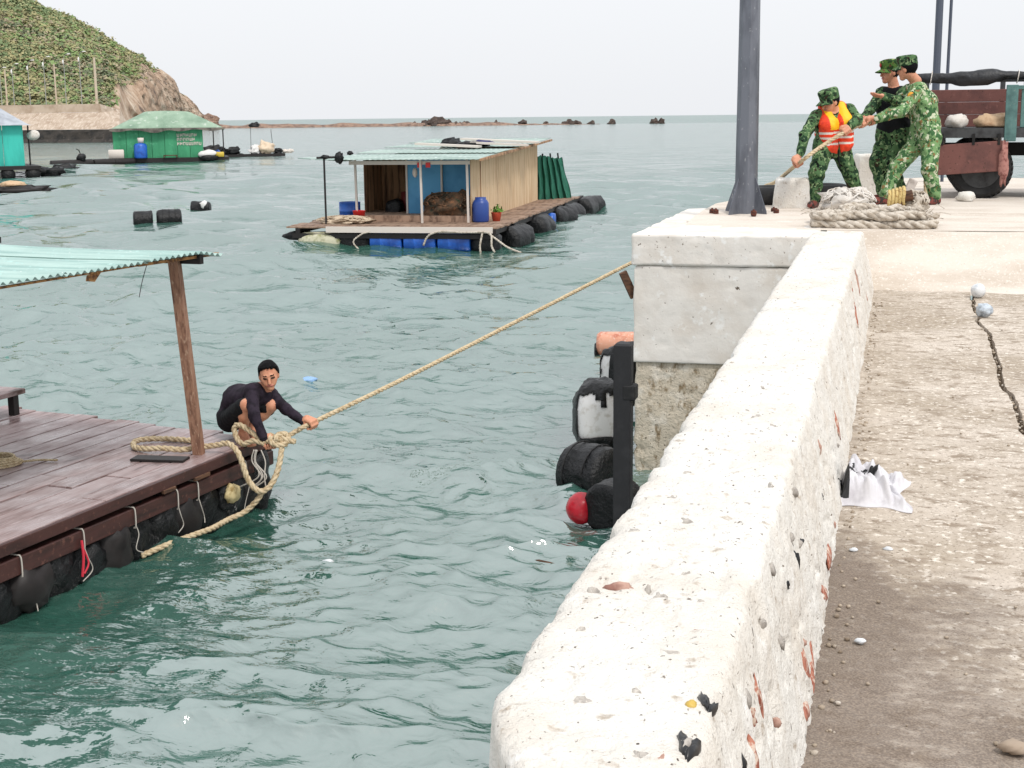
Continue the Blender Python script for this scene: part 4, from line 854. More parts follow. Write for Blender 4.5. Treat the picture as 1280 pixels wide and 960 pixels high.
def nets(c,rad,n,seed,name,label,cat,mt,r=.006):
    # tangled netting: a rumpled core with strands over it
    root=thing(name,label,cat,c); q=B().blob((0,0,rad[2]*.42),(rad[0]*.92,rad[1]*.92,rad[2]*.95),seed,.45,2.6,26,16,flat=-rad[2]*.42); q.obj('net_body',mt,root,True)
    rg=np.random.default_rng(seed); b=B()
    for i in range(n):
        a=rg.uniform(0,6.28); p=[]
        d=rg.normal(size=3)*.4; 
        for t in np.linspace(0,1,9):
            th=a+t*rg.uniform(1.0,2.2); ph=.15+1.2*abs(math.sin(t*2.2+i)); R0=1.0+.12*math.sin(7*t+i)
            p.append((rad[0]*R0*math.cos(th)*math.cos(ph*.9),rad[1]*R0*math.sin(th)*math.cos(ph*.9),max(.01,rad[2]*(.4+R0*.98*math.sin(ph)*.95))))
        b.tube(catmull(p,.04),r,5)
    o=b.obj('strands',mt,root,True); o['kind']='stuff'; return root
nets((-.5,15.25,.54),(.27,.24,.17),46,4,'fishing_net','rumpled white fishing net heaped between the feet of the soldiers','net',m_white,.008)
nets((.2,15.2,.54),(.13,.13,.15),26,9,'rope_bundle','balled up bundle of pale cord beside the wooden bitt','rope',m_ropew,.009)
# wooden bitt with yellow rope turns
bt=thing('wooden_bitt','wooden bitt wound with yellow rope beside the hawser heap','bollard',(.02,15.1,.545))
B().cyl((-.10,0,.12),(.14,.02,.17),.055,12).obj('log',m_wood,bt); B().box((-.02,0,.06),(.12,.14,.13),bev=.01).obj('foot',m_wood,bt)
yr=B()
for k in range(5): yr.tube([(-.09+.035*k+.004*math.sin(a*3),.082*math.cos(a),.125+.010*k+.085*math.sin(a)) for a in np.linspace(0,2*math.pi,19)[:-1]],.019,7,closed=True)
yr.obj('rope_turns',m_ropey,bt,True)
o=B().box((0,0,0),(.09,.05,.32),bev=.01).obj('grey_plank',mat('grey_plank',lin(214,204,196,.7),.9,[(9,lin(170,158,148,.6),.45,.65)],bump=(30,.4,.01)),None,False,(.11,15.78,.70)); o.rotation_euler=(.0,.42,.2); tag(o,'short grey plank leaning up between the legs of the rear soldier','plank')
o=B().blob((0,0,.04),(.11,.08,.07),3,.4,2,14,9,flat=-.04).obj('stone',m_wall,None,True,(.77,16.95,.55)); tag(o,'pale stone chocking the ground beside the truck wheel','stone')
# ---- truck
m_red=mat('faded_red_steel',lin(138,88,80,.64),.75,[(3,lin(108,70,66,.56),.45,.65,6),(14,lin(168,116,106,.6),.6,.7,5),(30,lin(90,60,50,.5),.62,.7)],bump=(25,.25,.006))
m_teal=mat('teal_steel',lin(100,142,138,.7),.65,[(6,lin(78,118,116,.6),.45,.65,5),(30,lin(150,165,158,.6),.64,.72)],bump=(25,.2,.005))
m_dgrey=mat('dark_grey_steel',lin(84,86,88,.55),.7,[(8,lin(56,56,58,.5),.45,.65)],bump=(25,.3,.005))
m_under=mat('grimy_chassis',lin(30,30,30,.5),.85,[(9,lin(56,50,44,.5),.5,.7)])
tk=thing('truck','old truck with faded red bed boards, teal side panel and its near side board dropped','truck',(.937,17.4,.548))
def T(name,mt,fn,smooth=False,parent=None): b=B(); fn(b); return b.obj(name,mt,parent or tk,smooth)
def wheel(x,y):
    w=thing('wheel',None,None); w.parent=tk; w.location=(x,y,.35)
    b=B(); prof=[(.22,-.10),(.30,-.115),(.335,-.10),(.35,-.06),(.35,.06),(.335,.10),(.30,.115),(.22,.10)]; b.lathe(prof,n=36,axis='y')
    for k in range(36):
        a=2*math.pi*k/36; q=Matrix.Rotation(-a,3,'Y')
        for s_ in (-1,1): b.box(q@Vector((.352,s_*.055,0)),(.022,.075,.03),q@Matrix.Rotation(s_*.5,3,'X'))
    b.obj('tyre',m_rub,w,False)
    r=B(); r.lathe([(.225,-.108),(.215,-.10),(.19,-.05),(.11,-.045),(.10,-.085),(.03,-.09)],n=24,axis='y'); r.lathe([(.225,.1),(.215,.1)],n=24,axis='y'); r.obj('rim',m_dgrey,w)
    for k in range(6):
        a=k*math.pi/3; B().box((.15*math.cos(a),-.055,.15*math.sin(a)),(.025,.03,.025)).obj('wheel_nut',m_white if k==0 else m_under,w)
wheel(0,.13); wheel(0,1.45); wheel(2.85,.13); wheel(2.85,1.45)
T('chassis',m_under,lambda b:(b.box((1.2,.45,.56),(3.9,.10,.14)),b.box((1.2,1.15,.56),(3.9,.10,.14)),b.box((0,.79,.36),(.12,1.25,.12)),b.box((2.85,.79,.36),(.12,1.25,.12)),b.box((.9,.8,.55),(.1,.7,.1)),b.box((1.6,.8,.55),(.1,.7,.1)),b.box((.95,.30,.42),(.7,.35,.3))))
T('bed_floor',m_dgrey,lambda b:(b.box((.85,.80,.775),(3.1,1.62,.09)),b.box((.85,-.02,.762),(3.12,.05,.11))))
for k in range(3): T('far_side_board',m_red,lambda b:b.box((.85,1.58,.895+.155*k),(3.08,.035,.1535),bev=.005))
for x in (-.62,.3,1.2,2.1): T('far_stake',m_dgrey,lambda b:b.box((x,1.625,1.08),(.06,.05,.66)))
T('tail_board',m_red,lambda b:b.box((-.70,.8,1.05),(.035,1.5,.42),bev=.005))
T('front_board',m_teal,lambda b:b.box((2.38,.8,1.2),(.05,1.6,.85),bev=.005))
T('side_board',m_teal,lambda b:(b.box((1.28,.0,1.04),(1.75,.04,.44),bev=.006)))
for z in (.90,1.04,1.18): T('side_rib',m_teal,lambda b:b.box((1.30,-.026,z),(1.66,.022,.03)))
T('corner_post',m_teal,lambda b:(b.box((.30,-.03,.985),(.13,.06,.64),bev=.006)))
T('corner_cap',m_teal,lambda b:(b.box((.42,-.01,1.275),(.36,.07,.045),bev=.006)))
T('dropped_side_board',m_red,lambda b:b.box((-.14,-.065,.475),(.82,.03,.35),Matrix.Rotation(R_(-4),3,'Y')@Matrix.Rotation(R_(-4),3,'X'),bev=.005))
for x in (-.45,-.1,.18): T('hinge',m_under,lambda b:b.box((x,-.06,.69),(.03,.03,.13)))
T('mudguard_rag',mat('pink_rag',lin(196,140,130,.7),.9,[(20,lin(150,90,84,.6),.5,.65)],bump=(20,.5,.02)),lambda b:b.blob((.24,-.11,.40),(.055,.03,.24),4,.35,3,14,12),True)
# lettering strokes on the teal panel (too small to read in the photograph)
for k in range(3): T('painted_mark',m_under,lambda b:b.box((.50+.05*k,-.024,1.12),(.012,.006,.05)))
# cab ahead of the bed
T('cab_body',m_teal,lambda b:(b.box((3.05,.79,.95),(1.15,1.6,.75),bev=.04),b.box((2.98,.79,1.6),(.95,1.5,.6),taper=.88,bev=.04)))
T('cab_window',mat('cab_glass',(.02,.025,.03,1),.08),lambda b:(b.box((2.98,.03,1.62),(.6,.012,.38))))
# rail with rolled tarpaulin along the top
T('top_rail',m_dgrey,lambda b:(b.tube([(-.75,.1,1.36),(2.4,.1,1.36)],.02,8),b.tube([(-.72,.1,.8),(-.72,.1,1.36)],.02,8),b.tube([(.45,.1,.8),(.45,.1,1.36)],.02,8)))
rl=B(); X=np.linspace(-.78,2.2,60); rr=.045+.05*np.exp(-((X+.12)/.26)**4)+.012*np.sin(X*9); rl.tube([(x,.08+.01*math.sin(x*7),1.40+.012*math.sin(x*5)) for x in X],rr,14)
rl.warp(lambda V:V+.012*fbm(V*np.array([8,16,16]),3)[:,None]*np.array([0,1,1.2])); rl.obj('tarpaulin_roll',m_tarp,tk,True)
for x in (-.60,.06,.36): T('tie_cord',m_white,lambda b:b.tube([(x+.01*math.sin(a),.08+.075*math.cos(a),1.40+.075*math.sin(a)) for a in np.linspace(0,6.28,15)[:-1]],.006,5,closed=True))
def sack(loc,rad,seed,mt,label,name='sack',rz=0):
    o=B().blob((0,0,rad[2]*.8),rad,seed,.22,2.4,20,12,flat=-rad[2]*.8,box=.8).obj(name,mt,None,True,loc,rz); tag(o,label,'sack'); return o
sack((.65,17.42+.12,1.37),(.125,.11,.085),3,m_white,'knobbly white sack on the open truck bed')
sack((1.06,17.55,1.37),(.21,.12,.09),7,m_tan,'tan sack lying on the truck bed against the teal post',rz=.1)
for dx,z,lb in ((-.52,.60,'white bundle under the truck bed beside the rear soldier'),(.17,.60,'small white bundle wedged under the bed near the wheel')): sack((.937+dx,17.72,.548+.63),(.13 if dx<0 else .07,.07,.05),11,m_white,lb)
# ---- poles standing behind the truck
m_pole=mat('blue_grey_pole',lin(104,112,128,.6),.5,metal=.3)
o=B().tube([(0,0,0),(.02,0,8)],(.055,.045),10).obj('slim_pole',m_pole,None,False,(.48,21.5,.55)); tag(o,'thicker of two slim grey poles rising behind the truck','pole')
o=B().tube([(0,0,0),(.05,0,8)],(.024,.018),8).obj('slim_pole',m_pole,None,False,(.63,21.6,.55)); tag(o,'thinner of two slim grey poles rising behind the truck','pole')
# ---- things lying on the walkway
def shirt():
    mw=mat('white_cotton',lin(240,238,242,.68),.9,[(9,lin(220,216,222,.62),.5,.7)],bump=(300,.2,.002)); mk=mat('black_print',lin(26,26,30,.5),.7)
    rt=thing('shirt','crumpled white shirt with black lettering against the foot of the wall','shirt',(-.075,5.72,.0))
    b=B(); nu,nv=90,70
    def fn(u,v):
        x=-.105+.27*u; y=-.16+.50*v; d=min(u,1-u,v,1-v)
        ox=.018*math.sin(5*v+2)+.012*math.sin(9*v); oy=.03*math.sin(4*u)+.012*math.sin(12*u)
        n=abs(fbm([[u*3.2+v*1.5,v*2.0-u,2.]],3)[0]); n2=abs(fbm([[u*6,v*5+u*3,7.]],3)[0])
        h=.004+(.016+.075*n+.06*n2)*sstep(0,.16,np.array(d))*(1-.55*u)+.045*(1-u)**2*sstep(0,.1,np.array(d))
        return (x+ox*(u),y+oy,float(h))
    def mf(u,v):
        if .02<u<.15 and .04<v<.46: return 1
        if .15<=u<.5 and abs(v-(.30+.35*u))<.03: return 1
        if abs(v-(.50+.12*math.sin((u-.15)*5)))<.035 and .14<u<.62: return 1
        return 0
    b.grid(fn,nu,nv,0,mf); o=b.obj('cloth',[mw,mk],rt,True); sm=o.modifiers.new('thick','SOLIDIFY'); sm.thickness=.003; sm.offset=0
    # letter E printed on it
    def onc(u,v): p=fn(u,v); return Vector((p[0],p[1],p[2]+.004))
    e=B()
    def stroke(u0,v0,u1,v1,w_):
        n=8; P0=[onc(u0+(u1-u0)*i/n,v0+(v1-v0)*i/n) for i in range(n+1)]; dv=Vector((-(v1-v0),(u1-u0))).normalized() if True else 0
        L_=[onc(u0+(u1-u0)*i/n+dv.x*w_,v0+(v1-v0)*i/n+dv.y*w_) for i in range(n+1)]
        e.add(P0+L_,[(i,i+1,n+2+i,n+1+i) for i in range(n)])
    stroke(.34,.60,.34,.72,.03); stroke(.34,.60,.47,.62,.03); stroke(.34,.66,.45,.68,.025); stroke(.34,.71,.47,.73,.03); stroke(.20,.60,.28,.52,.025); stroke(.20,.60,.26,.68,.025)
    e.obj('printed_letter',mk,rt)
shirt()
m_foam=mat('foam',lin(242,244,246,.76),.7,[(20,lin(214,220,226,.72),.5,.65)],bump=(60,.4,.006)); m_foamb=mat('bluish_foam',lin(212,222,232,.74),.7,[(20,lin(170,180,190,.7),.5,.65)],bump=(60,.5,.008))
o=B().blob((0,0,.055),(.062,.062,.064),2,.06,2,20,14,flat=-.055).obj('foam_ball',m_foam,None,True,(.70,12.45,.003)); tag(o,'round white foam ball resting at the end of the crack','float')
o=B().blob((0,0,.05),(.06,.055,.055),6,.22,3,20,14,flat=-.05).obj('crumpled_bag',m_foamb,None,True,(.685,11.25,.003)); tag(o,'crumpled bluish white plastic bag below the round foam ball','litter')
o=B().tube([(0,0,.012),(.015,.22,.02),(.02,.45,.012)],(.012,.022,.010),8).obj('driftwood_stick',m_foamb,None,True,(.70,6.85,.002),-.08); tag(o,'grey splinter of driftwood lying beside the crack','stick')
for i,(x,y,s_,lb) in enumerate([(-.053,4.073,.014,'pale pebble lying alone on the damp stain'),(-.10,4.98,.012,'small pale pebble at the wall foot near the shirt'),(.02,5.02,.013,'pale pebble at the upper rim of the damp stain'),(.33,3.42,.028,'flat brownish stone on the light part of the walkway')]):
    o=B().blob((0,0,s_*.4),(s_*1.3,s_,s_*.6),i+3,.3,2,12,8).obj('pebble',m_foam if i<3 else mat('flat_stone',lin(190,170,150,.65),.9),None,True,(x,y,.004)); tag(o,lb,'pebble')
# ---- fender and floats beside the pier
m_drum=mat('black_plastic_wrap',lin(30,31,34,.45),.42,[(7,lin(16,17,19,.45),.45,.65),(24,lin(96,98,102,.5),.67,.75)],bump=[(10,.8,.05),(45,.6,.014)],spec=.35)
m_foamw=mat('white_foam_block',lin(244,242,240,.76),.8,[(12,lin(220,214,206,.7),.5,.7)],bump=(40,.3,.006))
fd=thing('fender_pile','upright black rubber fender pile standing in the water before the pier block','fender',(-1.985,10.5,-2.5))
B().box((0,0,1.165),(.138,.12,2.33),bev=.015).obj('rubber_strip',mat('fender_rubber',lin(38,38,42,.6),.7,[(9,lin(56,56,60,.5),.5,.7)],bump=(20,.3,.006)),fd)
B().box((.055,.0,1.95),(.10,.13,.12),bev=.01).obj('bracket',m_rub,fd)
o=B().beam((0,0,0),(-.10,-.05,.24),.05,.07).obj('wooden_stake',m_wood,None,False,(-2.35,12.95,-.13)); tag(o,'broken wooden stake jutting from the side of the pier block','stake')
def drum(name,label,loc,L,r,rz,seed,mt=None,tilt=0,cat='float',extra=None,group=None):
    rt=drum_mesh(L,r,seed).obj(name,mt or m_drum,None,True,loc,rz); rt.rotation_euler[1]=tilt; tag(rt,label,cat,group); return rt
def strap_rings(rt,L,r,xs,mt):
    for x in xs: B().tube([(x,r*1.045*math.cos(a),r*1.045*math.sin(a)) for a in np.linspace(0,6.283,23)[:-1]],.008,5,closed=True).obj('tie_cord',mt,rt)
d=drum('wrapped_drum','large black plastic wrapped drum beyond the red buoy near the fender pile',(-2.52,11.82,-1.56),.50,.255,R_(-28),2); strap_rings(d,.5,.255,(-.12,.1),m_rub)
d=drum('wrapped_drum','small black wrapped drum half hidden behind the fender pile, touching the red buoy',(-2.13,10.92,-1.59),.34,.22,R_(75),5)
o=B().blob((0,0,0),(.125,.125,.135),1,.03,2,24,16).obj('red_buoy',mat('red_buoy',lin(206,28,48,.75),.28,[(12,lin(170,18,36,.7),.5,.7)]),None,True,(-2.41,10.90,-1.625)); tag(o,'glossy red ball buoy floating by the pier','buoy')
for loc,s_,rz,lb,sd in [((-2.86,13.75,-1.47),(.25,.30,.36),.3,'white foam float torn open from its black wrapping beside the drum',4),((-2.95,15.7,-1.40),(.26,.3,.36),-.2,'white foam float in black wrapping partly hidden behind the torn one',8)]:
    rt=thing('foam_float',lb,'float',loc,rz)
    B().blob((0,0,0),s_,sd,.10,2,22,14,box=.72).obj('foam_core',m_foamw,rt,True)
    k=B().blob((0,0,0),tuple(q*1.045 for q in s_),sd,.10,2,44,28,box=.72)
    V=k.arr(); keep=[]
    for f in k.f:
        c=V[list(f)].mean(0); n_=fbm([[c[0]*4+sd,c[1]*4,c[2]*2.2]],2)[0]
        front=(c[1]<.05)
        if not(front and -.16<c[2]<.30-.25*abs(c[0]) and (abs(c[0]+.115)<.085+.05*n_ or abs(c[0]-.12)<.08+.05*n_)): keep.append(f)
    k.f=keep; k.m=[0]*len(keep); o=k.obj('torn_wrapping',m_drum,rt,True); sm=o.modifiers.new('thick','SOLIDIFY'); sm.thickness=.006
o=B().lathe([(.02,-.50),(.13,-.49),(.165,-.44),(.168,.3),(.168,.5)],n=24,axis='x').obj('float_pipe',mat('salmon_plastic',lin(244,178,148,.74),.45,[(8,lin(220,130,100,.66),.5,.68),(30,lin(250,214,196,.76),.58,.68)]),None,True,(-3.45,18.9,-1.55),.15); tag(o,'salmon orange plastic pipe float pointing out from behind the pier','float')
o=B().blob((.0,0,0),(.04,.14,.13),3,.3,2,14,9).obj('weed_clump',m_drum,None,True,(-3.93,18.83,-1.66)); tag(o,'dark weed hanging from the end of the orange pipe float','weed')
# floating scraps
for i,(x,y,rx,mt,lb) in enumerate([(-4.04,9.41,.045,m_foam,'white scrap of foam adrift between the raft and the wall'),(-7.18,16.3,.13,mat('blue_plastic',lin(150,190,236,.75),.4),'pale blue plastic bag adrift beyond the crouching man'),(-5.6,19.2,.1,mat('pink_plastic',lin(240,190,190,.75),.4),'pale pink plastic scrap adrift beyond the taut rope')]):
    o=B().blob((0,0,0),(rx,rx*.7,rx*.35),i,.35,2,14,9).obj('floating_scrap',mt,None,True,(x,y,WZ+.015)); tag(o,lb,'litter')
o=B().tube([(-.14,.02,.01),(-.06,0,.02),(.08,-.03,.012),(.14,-.03,0)],(.004,.011,.010,.006),6).obj('floating_stick',m_wood,None,True,(-2.42,9.75,WZ+.01)); tag(o,'thin stick adrift below the red buoy','stick')
# ================================================================ RAFT IN FRONT
m_deck=mat('wet_deck_plank',lin(176,152,150,.72),.30,[(3,lin(136,104,98,.62),.46,.68,6,(6,.5,1)),(9,lin(206,190,190,.74),.52,.68,6,(9,.5,1)),(2,lin(92,66,60,.5),.60,.72,5,(2,.6,1))],bump=[(20,.2,.004),(90,.25,.002)],objrand=.14,rlayer=(3,.35,.65,.22,.55))
m_fascia=mat('wet_reddish_timber',lin(92,52,46,.55),.5,[(4,lin(60,34,30,.5),.45,.65,6,(1,.4,3)),(20,lin(130,84,72,.55),.6,.7)],bump=(25,.3,.005))
m_dark=mat('dark_wet_timber',lin(40,31,30,.5),.6,[(6,lin(26,20,20,.5),.45,.65)],bump=(25,.3,.005))
m_postw=mat('post_timber',lin(184,138,112,.66),.8,[(10,lin(140,98,78,.6),.45,.64,6,(4,4,.5)),(24,lin(214,178,152,.7),.56,.68,5,(4,4,.5))],bump=(40,.3,.004))
m_tie=mat('tie_cord',lin(214,206,196,.7),.8)
rf=thing('floating_raft','large plank raft on black drums with a timber post and teal tin roof','raft',(-5.28,11.05,WZ),R_(-6.5))
rg=random.Random(9)
DZ=.55; xw=0
k=0
while xw>-6.2:
    wd=rg.uniform(.215,.275); x0=xw; x1=xw-wd+.008; back=-.02-.125*(x0)*.9+rg.uniform(-.03,.05); j=-(1.55 if k%2 else 2.05)+rg.uniform(-.25,.25)
    for (ya,yb) in ((back,j+.006),(j-.006,-5.2)):
        if k in (0,) and ya<-1: pass
        dz=rg.uniform(-.006,.006); b=B(); b.box(((x0+x1)/2,(ya+yb)/2,DZ-.018+dz),(abs(x1-x0)*rg.uniform(.955,.99),ya-yb,.034),bev=.004); 
        o=b.obj('plank',m_deck,rf); o.rotation_euler[0]=rg.uniform(-.001,.001)
    xw-=wd; k+=1
def RP(name,mt,fn,smooth=False,parent=None): b=B(); fn(b); return b.obj(name,mt,parent or rf,smooth)
RP('edge_board',m_fascia,lambda b:b.box((.018,-2.55,DZ-.045),(.03,5.2,.085),bev=.004))
RP('side_beam',m_fascia,lambda b:b.box((-.035,-2.55,DZ-.20),(.10,5.25,.13),bev=.008))
RP('inner_beam',m_dark,lambda b:b.box((-1.0,-2.5,DZ-.11),(.1,5.2,.13)))
RP('end_beam',m_dark,lambda b:b.beam((-.0,.02,DZ-.10),(-6,.66,DZ-.10),.09,.12))
for y in np.arange(-.35,-5,-.62): RP('cross_beam',m_dark,lambda b:b.box((-3.05,y,DZ-.10),(5.8,.10,.12)))
for i,y in enumerate(np.arange(-.42,-5,-.98)):
    o=drum_mesh(.92,.27,i+20).obj('float_drum',m_drum,rf,True,(-.30,y,.10),R_(90)+rg.uniform(-.05,.05))
for i,x in enumerate((-.95,-1.9,-2.85,-3.8,-4.75)):
    drum_mesh(.86,.27,i+40).obj('float_drum',m_drum,rf,True,(x,.0-.125*x*.6-.3,.10),R_(0)+rg.uniform(-.05,.05))
# sheeting hanging at the corner
q=B().blob((-.10,-.12,.22),(.17,.22,.30),6,.3,2.5,22,16); q.obj('corner_sheeting',m_drum,rf,True)
# torn black sheeting and weed hanging along the side, between and over the drums
for i,y in enumerate(np.arange(-.25,-4.9,-.31)):
    q=B().blob((-.10+.03*math.sin(i*2.3),y,.16+.03*math.sin(i*1.7)),(.13,.19+.05*math.sin(i*3.1),.22+.05*math.sin(i*5.3)),i+70,.28,2.4,18,12); q.obj('torn_sheeting',m_drum if i%3 else m_dark,rf,True)
# cord ties round the side beam
for i,y in enumerate((-.40,-1.12,-1.40,-1.95,-2.55,-3.2)):
    e=rg.uniform(.05,.2); RP('tie',m_tie,lambda b:b.tube(catmull([(-.11,y,DZ-.125),(.0,y,DZ-.122),(.026,y+.01,DZ-.14),(.026,y+.012,DZ-.27),(.0,y+.02,DZ-.29)],.02),.006,5))
    RP('tie_end',m_tie,lambda b:b.tube(catmull([(.026,y+.012,DZ-.27),(.035,y+.02+e*.1,DZ-.34),(.03,y+.03+e*(.5 if i%3 else -.4),DZ-.40-e*.5),(.04,y+e*(.7 if i%2 else -.5),DZ-.42-e*.8)],.02),.004,5))
RP('red_cord',mat('red_cord',lin(220,50,70,.75),.7),lambda b:(b.tube(catmull([(.03,-2.57,DZ-.2),(.045,-2.58,DZ-.32),(.04,-2.60,DZ-.46)],.02),.010,6),b.tube(catmull([(.03,-2.55,DZ-.28),(.045,-2.53,DZ-.38),(.05,-2.59,DZ-.44)],.02),.007,6)))
RP('foam_plug',mat('yellow_foam',lin(232,212,160,.72),.8,[(14,lin(190,160,100,.6),.5,.65)],bump=(50,.5,.008)),lambda b:b.blob((.03,-.62,.20),(.05,.095,.085),5,.25,2.4,16,10),True)
for y,s_ in ((-1.05,.13),(-1.5,.10)): RP('driftwood_wedge',m_wood,lambda b:b.box((.025,y,DZ-.10),(.03,s_*1.6,.035),bev=.005))
# post and roof
RP('post',m_postw,lambda b:b.beam((-.19,-.76,DZ),(-.12,-1.06,DZ+1.70),.08,.08))
RP('post_far',m_postw,lambda b:b.beam((-3.6,-.2,DZ),(-3.6,-.4,DZ+1.70),.09,.09))
RP('roof_beam',m_dark,lambda b:b.beam((.10,-1.00,DZ+1.665),(-4.2,-1.05,DZ+1.66),.05,.07))
RP('roof_beam',m_dark,lambda b:b.beam((.05,-3.35,DZ+1.665),(-4.2,-3.35,DZ+1.66),.05,.07))
m_tin=mat('teal_roofing',lin(190,218,211,.74),.55,[(2.2,lin(160,196,190,.68),.42,.64,6,(.4,3,1)),(14,lin(196,232,226,.7),.6,.68,4),(40,lin(240,246,244,.75),.68,.72,3)],spec=.4)
m_rusty=mat('rusty_edge',lin(206,150,92,.66),.85,[(20,lin(130,86,54,.55),.45,.6)],bump=(50,.4,.005))
def tin(name,x0,x1,y0,y1,zf,mt,parent,pitch=.076,amp=.012,nx=6,per=6):
    # corrugations run along x
    n=int(abs(y1-y0)/pitch*per); b=B()
    b.grid(lambda u,v:(x0+(x1-x0)*u,y0+(y1-y0)*v,zf(x0+(x1-x0)*u,y0+(y1-y0)*v)+amp*math.sin(2*math.pi*(y0+(y1-y0)*v)/pitch)),nx,n)
    o=b.obj(name,mt,parent,True); s=o.modifiers.new('t','SOLIDIFY'); s.thickness=.003; return o
zr=lambda x,y:DZ+1.715+.012*math.sin(x*1.7)+.010*y*0-.004*x
for (y0,y1,dx,dz) in ((-.74,-1.72,.13,.012),(-1.68,-2.66,.09,0),(-2.62,-3.9,.11,.012)): tin('roof_sheet',dx,-4.4,y0,y1,lambda x,y:zr(x,y)+dz-.05*sstep(-1.1,-.7,np.array(y)),m_tin,rf)
RP('roof_edge_batten',m_rusty,lambda b:(b.beam((.06,-.72,DZ+1.685),(.045,-1.75,DZ+1.695),.035,.022),b.beam((.03,-1.75,DZ+1.692),(.03,-3.9,DZ+1.692),.03,.014)))
RP('roof_bar',m_dark,lambda b:b.beam((-1.95,-.95,DZ+1.77),(-3.6,-1.15,DZ+1.80),.05,.05))
RP('tin_flap',m_rusty,lambda b:b.add([(.03,-2.15,DZ+1.69),(.03,-2.32,DZ+1.68),(.035,-2.34,DZ+1.64),(.035,-2.24,DZ+1.625)],[(0,1,2,3)]))
RP('wire',m_dark,lambda b:b.tube(catmull([(.03,-1.62,DZ+1.68),(.01,-1.66,DZ+1.56),(.02,-1.72,DZ+1.45)],.02),.003,5))
# things on the raft deck
o=B().box((0,0,.012),(.46,.15,.022),bev=.004).obj('loose_board',m_dark,None,False,(-5.77,10.05,-1.198),R_(6)); tag(o,'short dark board lying under the rope loop on the raft','board')
cb=B(); 
for k in range(5): rope_into(cb,[((.17-.012*k)*math.cos(t)+.01*math.sin(3*t+k),(.15-.012*k)*math.sin(t),.014+.013*k+.006*math.sin(2*t+k)) for t in np.linspace(0,6.4,18)],.011,.08,5,.02)
rope_into(cb,[(.15,.05,.02),(.25,.16,.014),(.40,.20,.012)],.011,.08,5,.02)
o=cb.obj('rope_coil',m_rope,None,True,(-6.98,9.62,-1.197)); tag(o,'small brown rope coil lying flat on the raft planks','rope')
bn=thing('bench','dark wooden bench end standing on the raft planks','bench',(-8.36,10.75,-1.2),R_(-6))
B().box((0,.3,.225),(.62,.9,.05),bev=.006).obj('seat',m_deck,bn)
for x in (-.24,.24):
    for y in (-.05,.65): B().box((x,y,.10),(.07,.07,.2)).obj('leg',m_dark,bn)
# ---- the mooring rope: loop on the deck, bight at the corner, taut line to the quay, soldiers' hands
def mooring():
    root=thing('mooring_rope','long pale twisted rope running from the raft to the hauling soldiers','rope',(0,0,0))
    b=B(); line=[(-4.87,10.634,-1.07),(-4.80,10.69,-1.03),(-4.723,10.743,-.989),(-4.3,11.9,-.80),(-3.6,13.85,-.455),(-2.9,15.8,-.105),(-2.1,17.95,.29),(-1.74,18.86,.585)]+[HAUL[1],HAUL[2],HAUL[3],HAUL[4],HAUL[5],HAUL[6],(-.2,16.36,1.47),(-.05,16.5,1.53),(.12,16.62,1.5),(.27,16.69,1.3),(.3,16.69,.9),(.32,16.68,.6)]
    rope_into(b,line,ROPE_R,.15,6,.021); b.obj('taut_line',m_rope,root,True)
    A=[(-5.555,10.359,-1.145),(-5.419,10.367,-1.125),(-5.303,10.353,-1.1),(-5.204,10.306,-1.143),(-5.144,10.282,-1.245),(-5.094,10.269,-1.378),(-5.017,10.292,-1.477),(-4.949,10.356,-1.460),(-4.904,10.434,-1.343),(-4.901,10.513,-1.213),(-4.913,10.557,-1.134),(-4.945,10.576,-1.099)]
    dk=[(-5.68,10.52,-1.17),(-5.70,10.62,-1.17),(-5.86,10.66,-1.17),(-6.09,10.66,-1.17),(-6.236,10.60,-1.17),(-6.256,10.482,-1.17),(-6.162,10.33,-1.172),(-6.024,10.27,-1.165),(-5.865,10.26,-1.15),(-5.70,10.31,-1.165)]
    rope_into(B(),[(0,0,0),(1,0,0)],.02)
    q=B(); rope_into(q,dk[::1]+A,.026,.17,6,.024); q.obj('deck_bight',m_rope,root,True)
    c=B(); rope_into(c,[(-4.952,10.569,-1.126),(-5.041,10.556,-1.115),(-5.131,10.551,-1.074),(-5.226,10.568,-1.021),(-5.320,10.600,-.995),(-5.364,10.603,-1.022),(-5.334,10.575,-1.099),(-5.256,10.534,-1.146),(-5.156,10.537,-1.110),(-5.058,10.540,-1.134)],.025,.16,6,.023); c.obj('standing_loop',m_rope,root,True)
    kq=B(); kb=[(-4.80,10.588,-1.117),(-4.909,10.586,-1.095),(-4.993,10.596,-1.085),(-5.03,10.60,-1.07),(-4.98,10.52,-1.116),(-4.939,10.52,-1.135),(-4.882,10.56,-1.135),(-4.87,10.62,-1.085),(-4.92,10.63,-1.06),(-4.96,10.56,-1.07),(-4.93,10.52,-1.10)]
    rope_into(kq,kb,.026,.16,6,.022); kq.obj('knot',m_rope,root,True)
    d=B(); rope_into(d,[(-4.99,10.33,-1.475),(-5.04,10.32,-1.56),(-5.14,10.27,-1.66),(-5.219,10.137,-1.69),(-5.231,9.888,-1.69),(-5.291,9.704,-1.695),(-5.40,9.45,-1.71),(-5.52,9.25,-1.75)],.024,.16,6,.023); d.obj('trailing_end',m_rope,root,True)
    t=B(); rg=np.random.default_rng(2)
    for i in range(5):
        s0=np.array((-5.09+.03*rg.normal(),10.42,-1.16)); t.tube(catmull([s0,s0+(.03*rg.normal(),.0,-.10),s0+(.05+.05*rg.normal(),-.03,-.22),s0+(.06*rg.normal(),-.03,-.32)],.02),.006,5)
    t.obj('loose_cords',m_tie,root,True)
mooring()
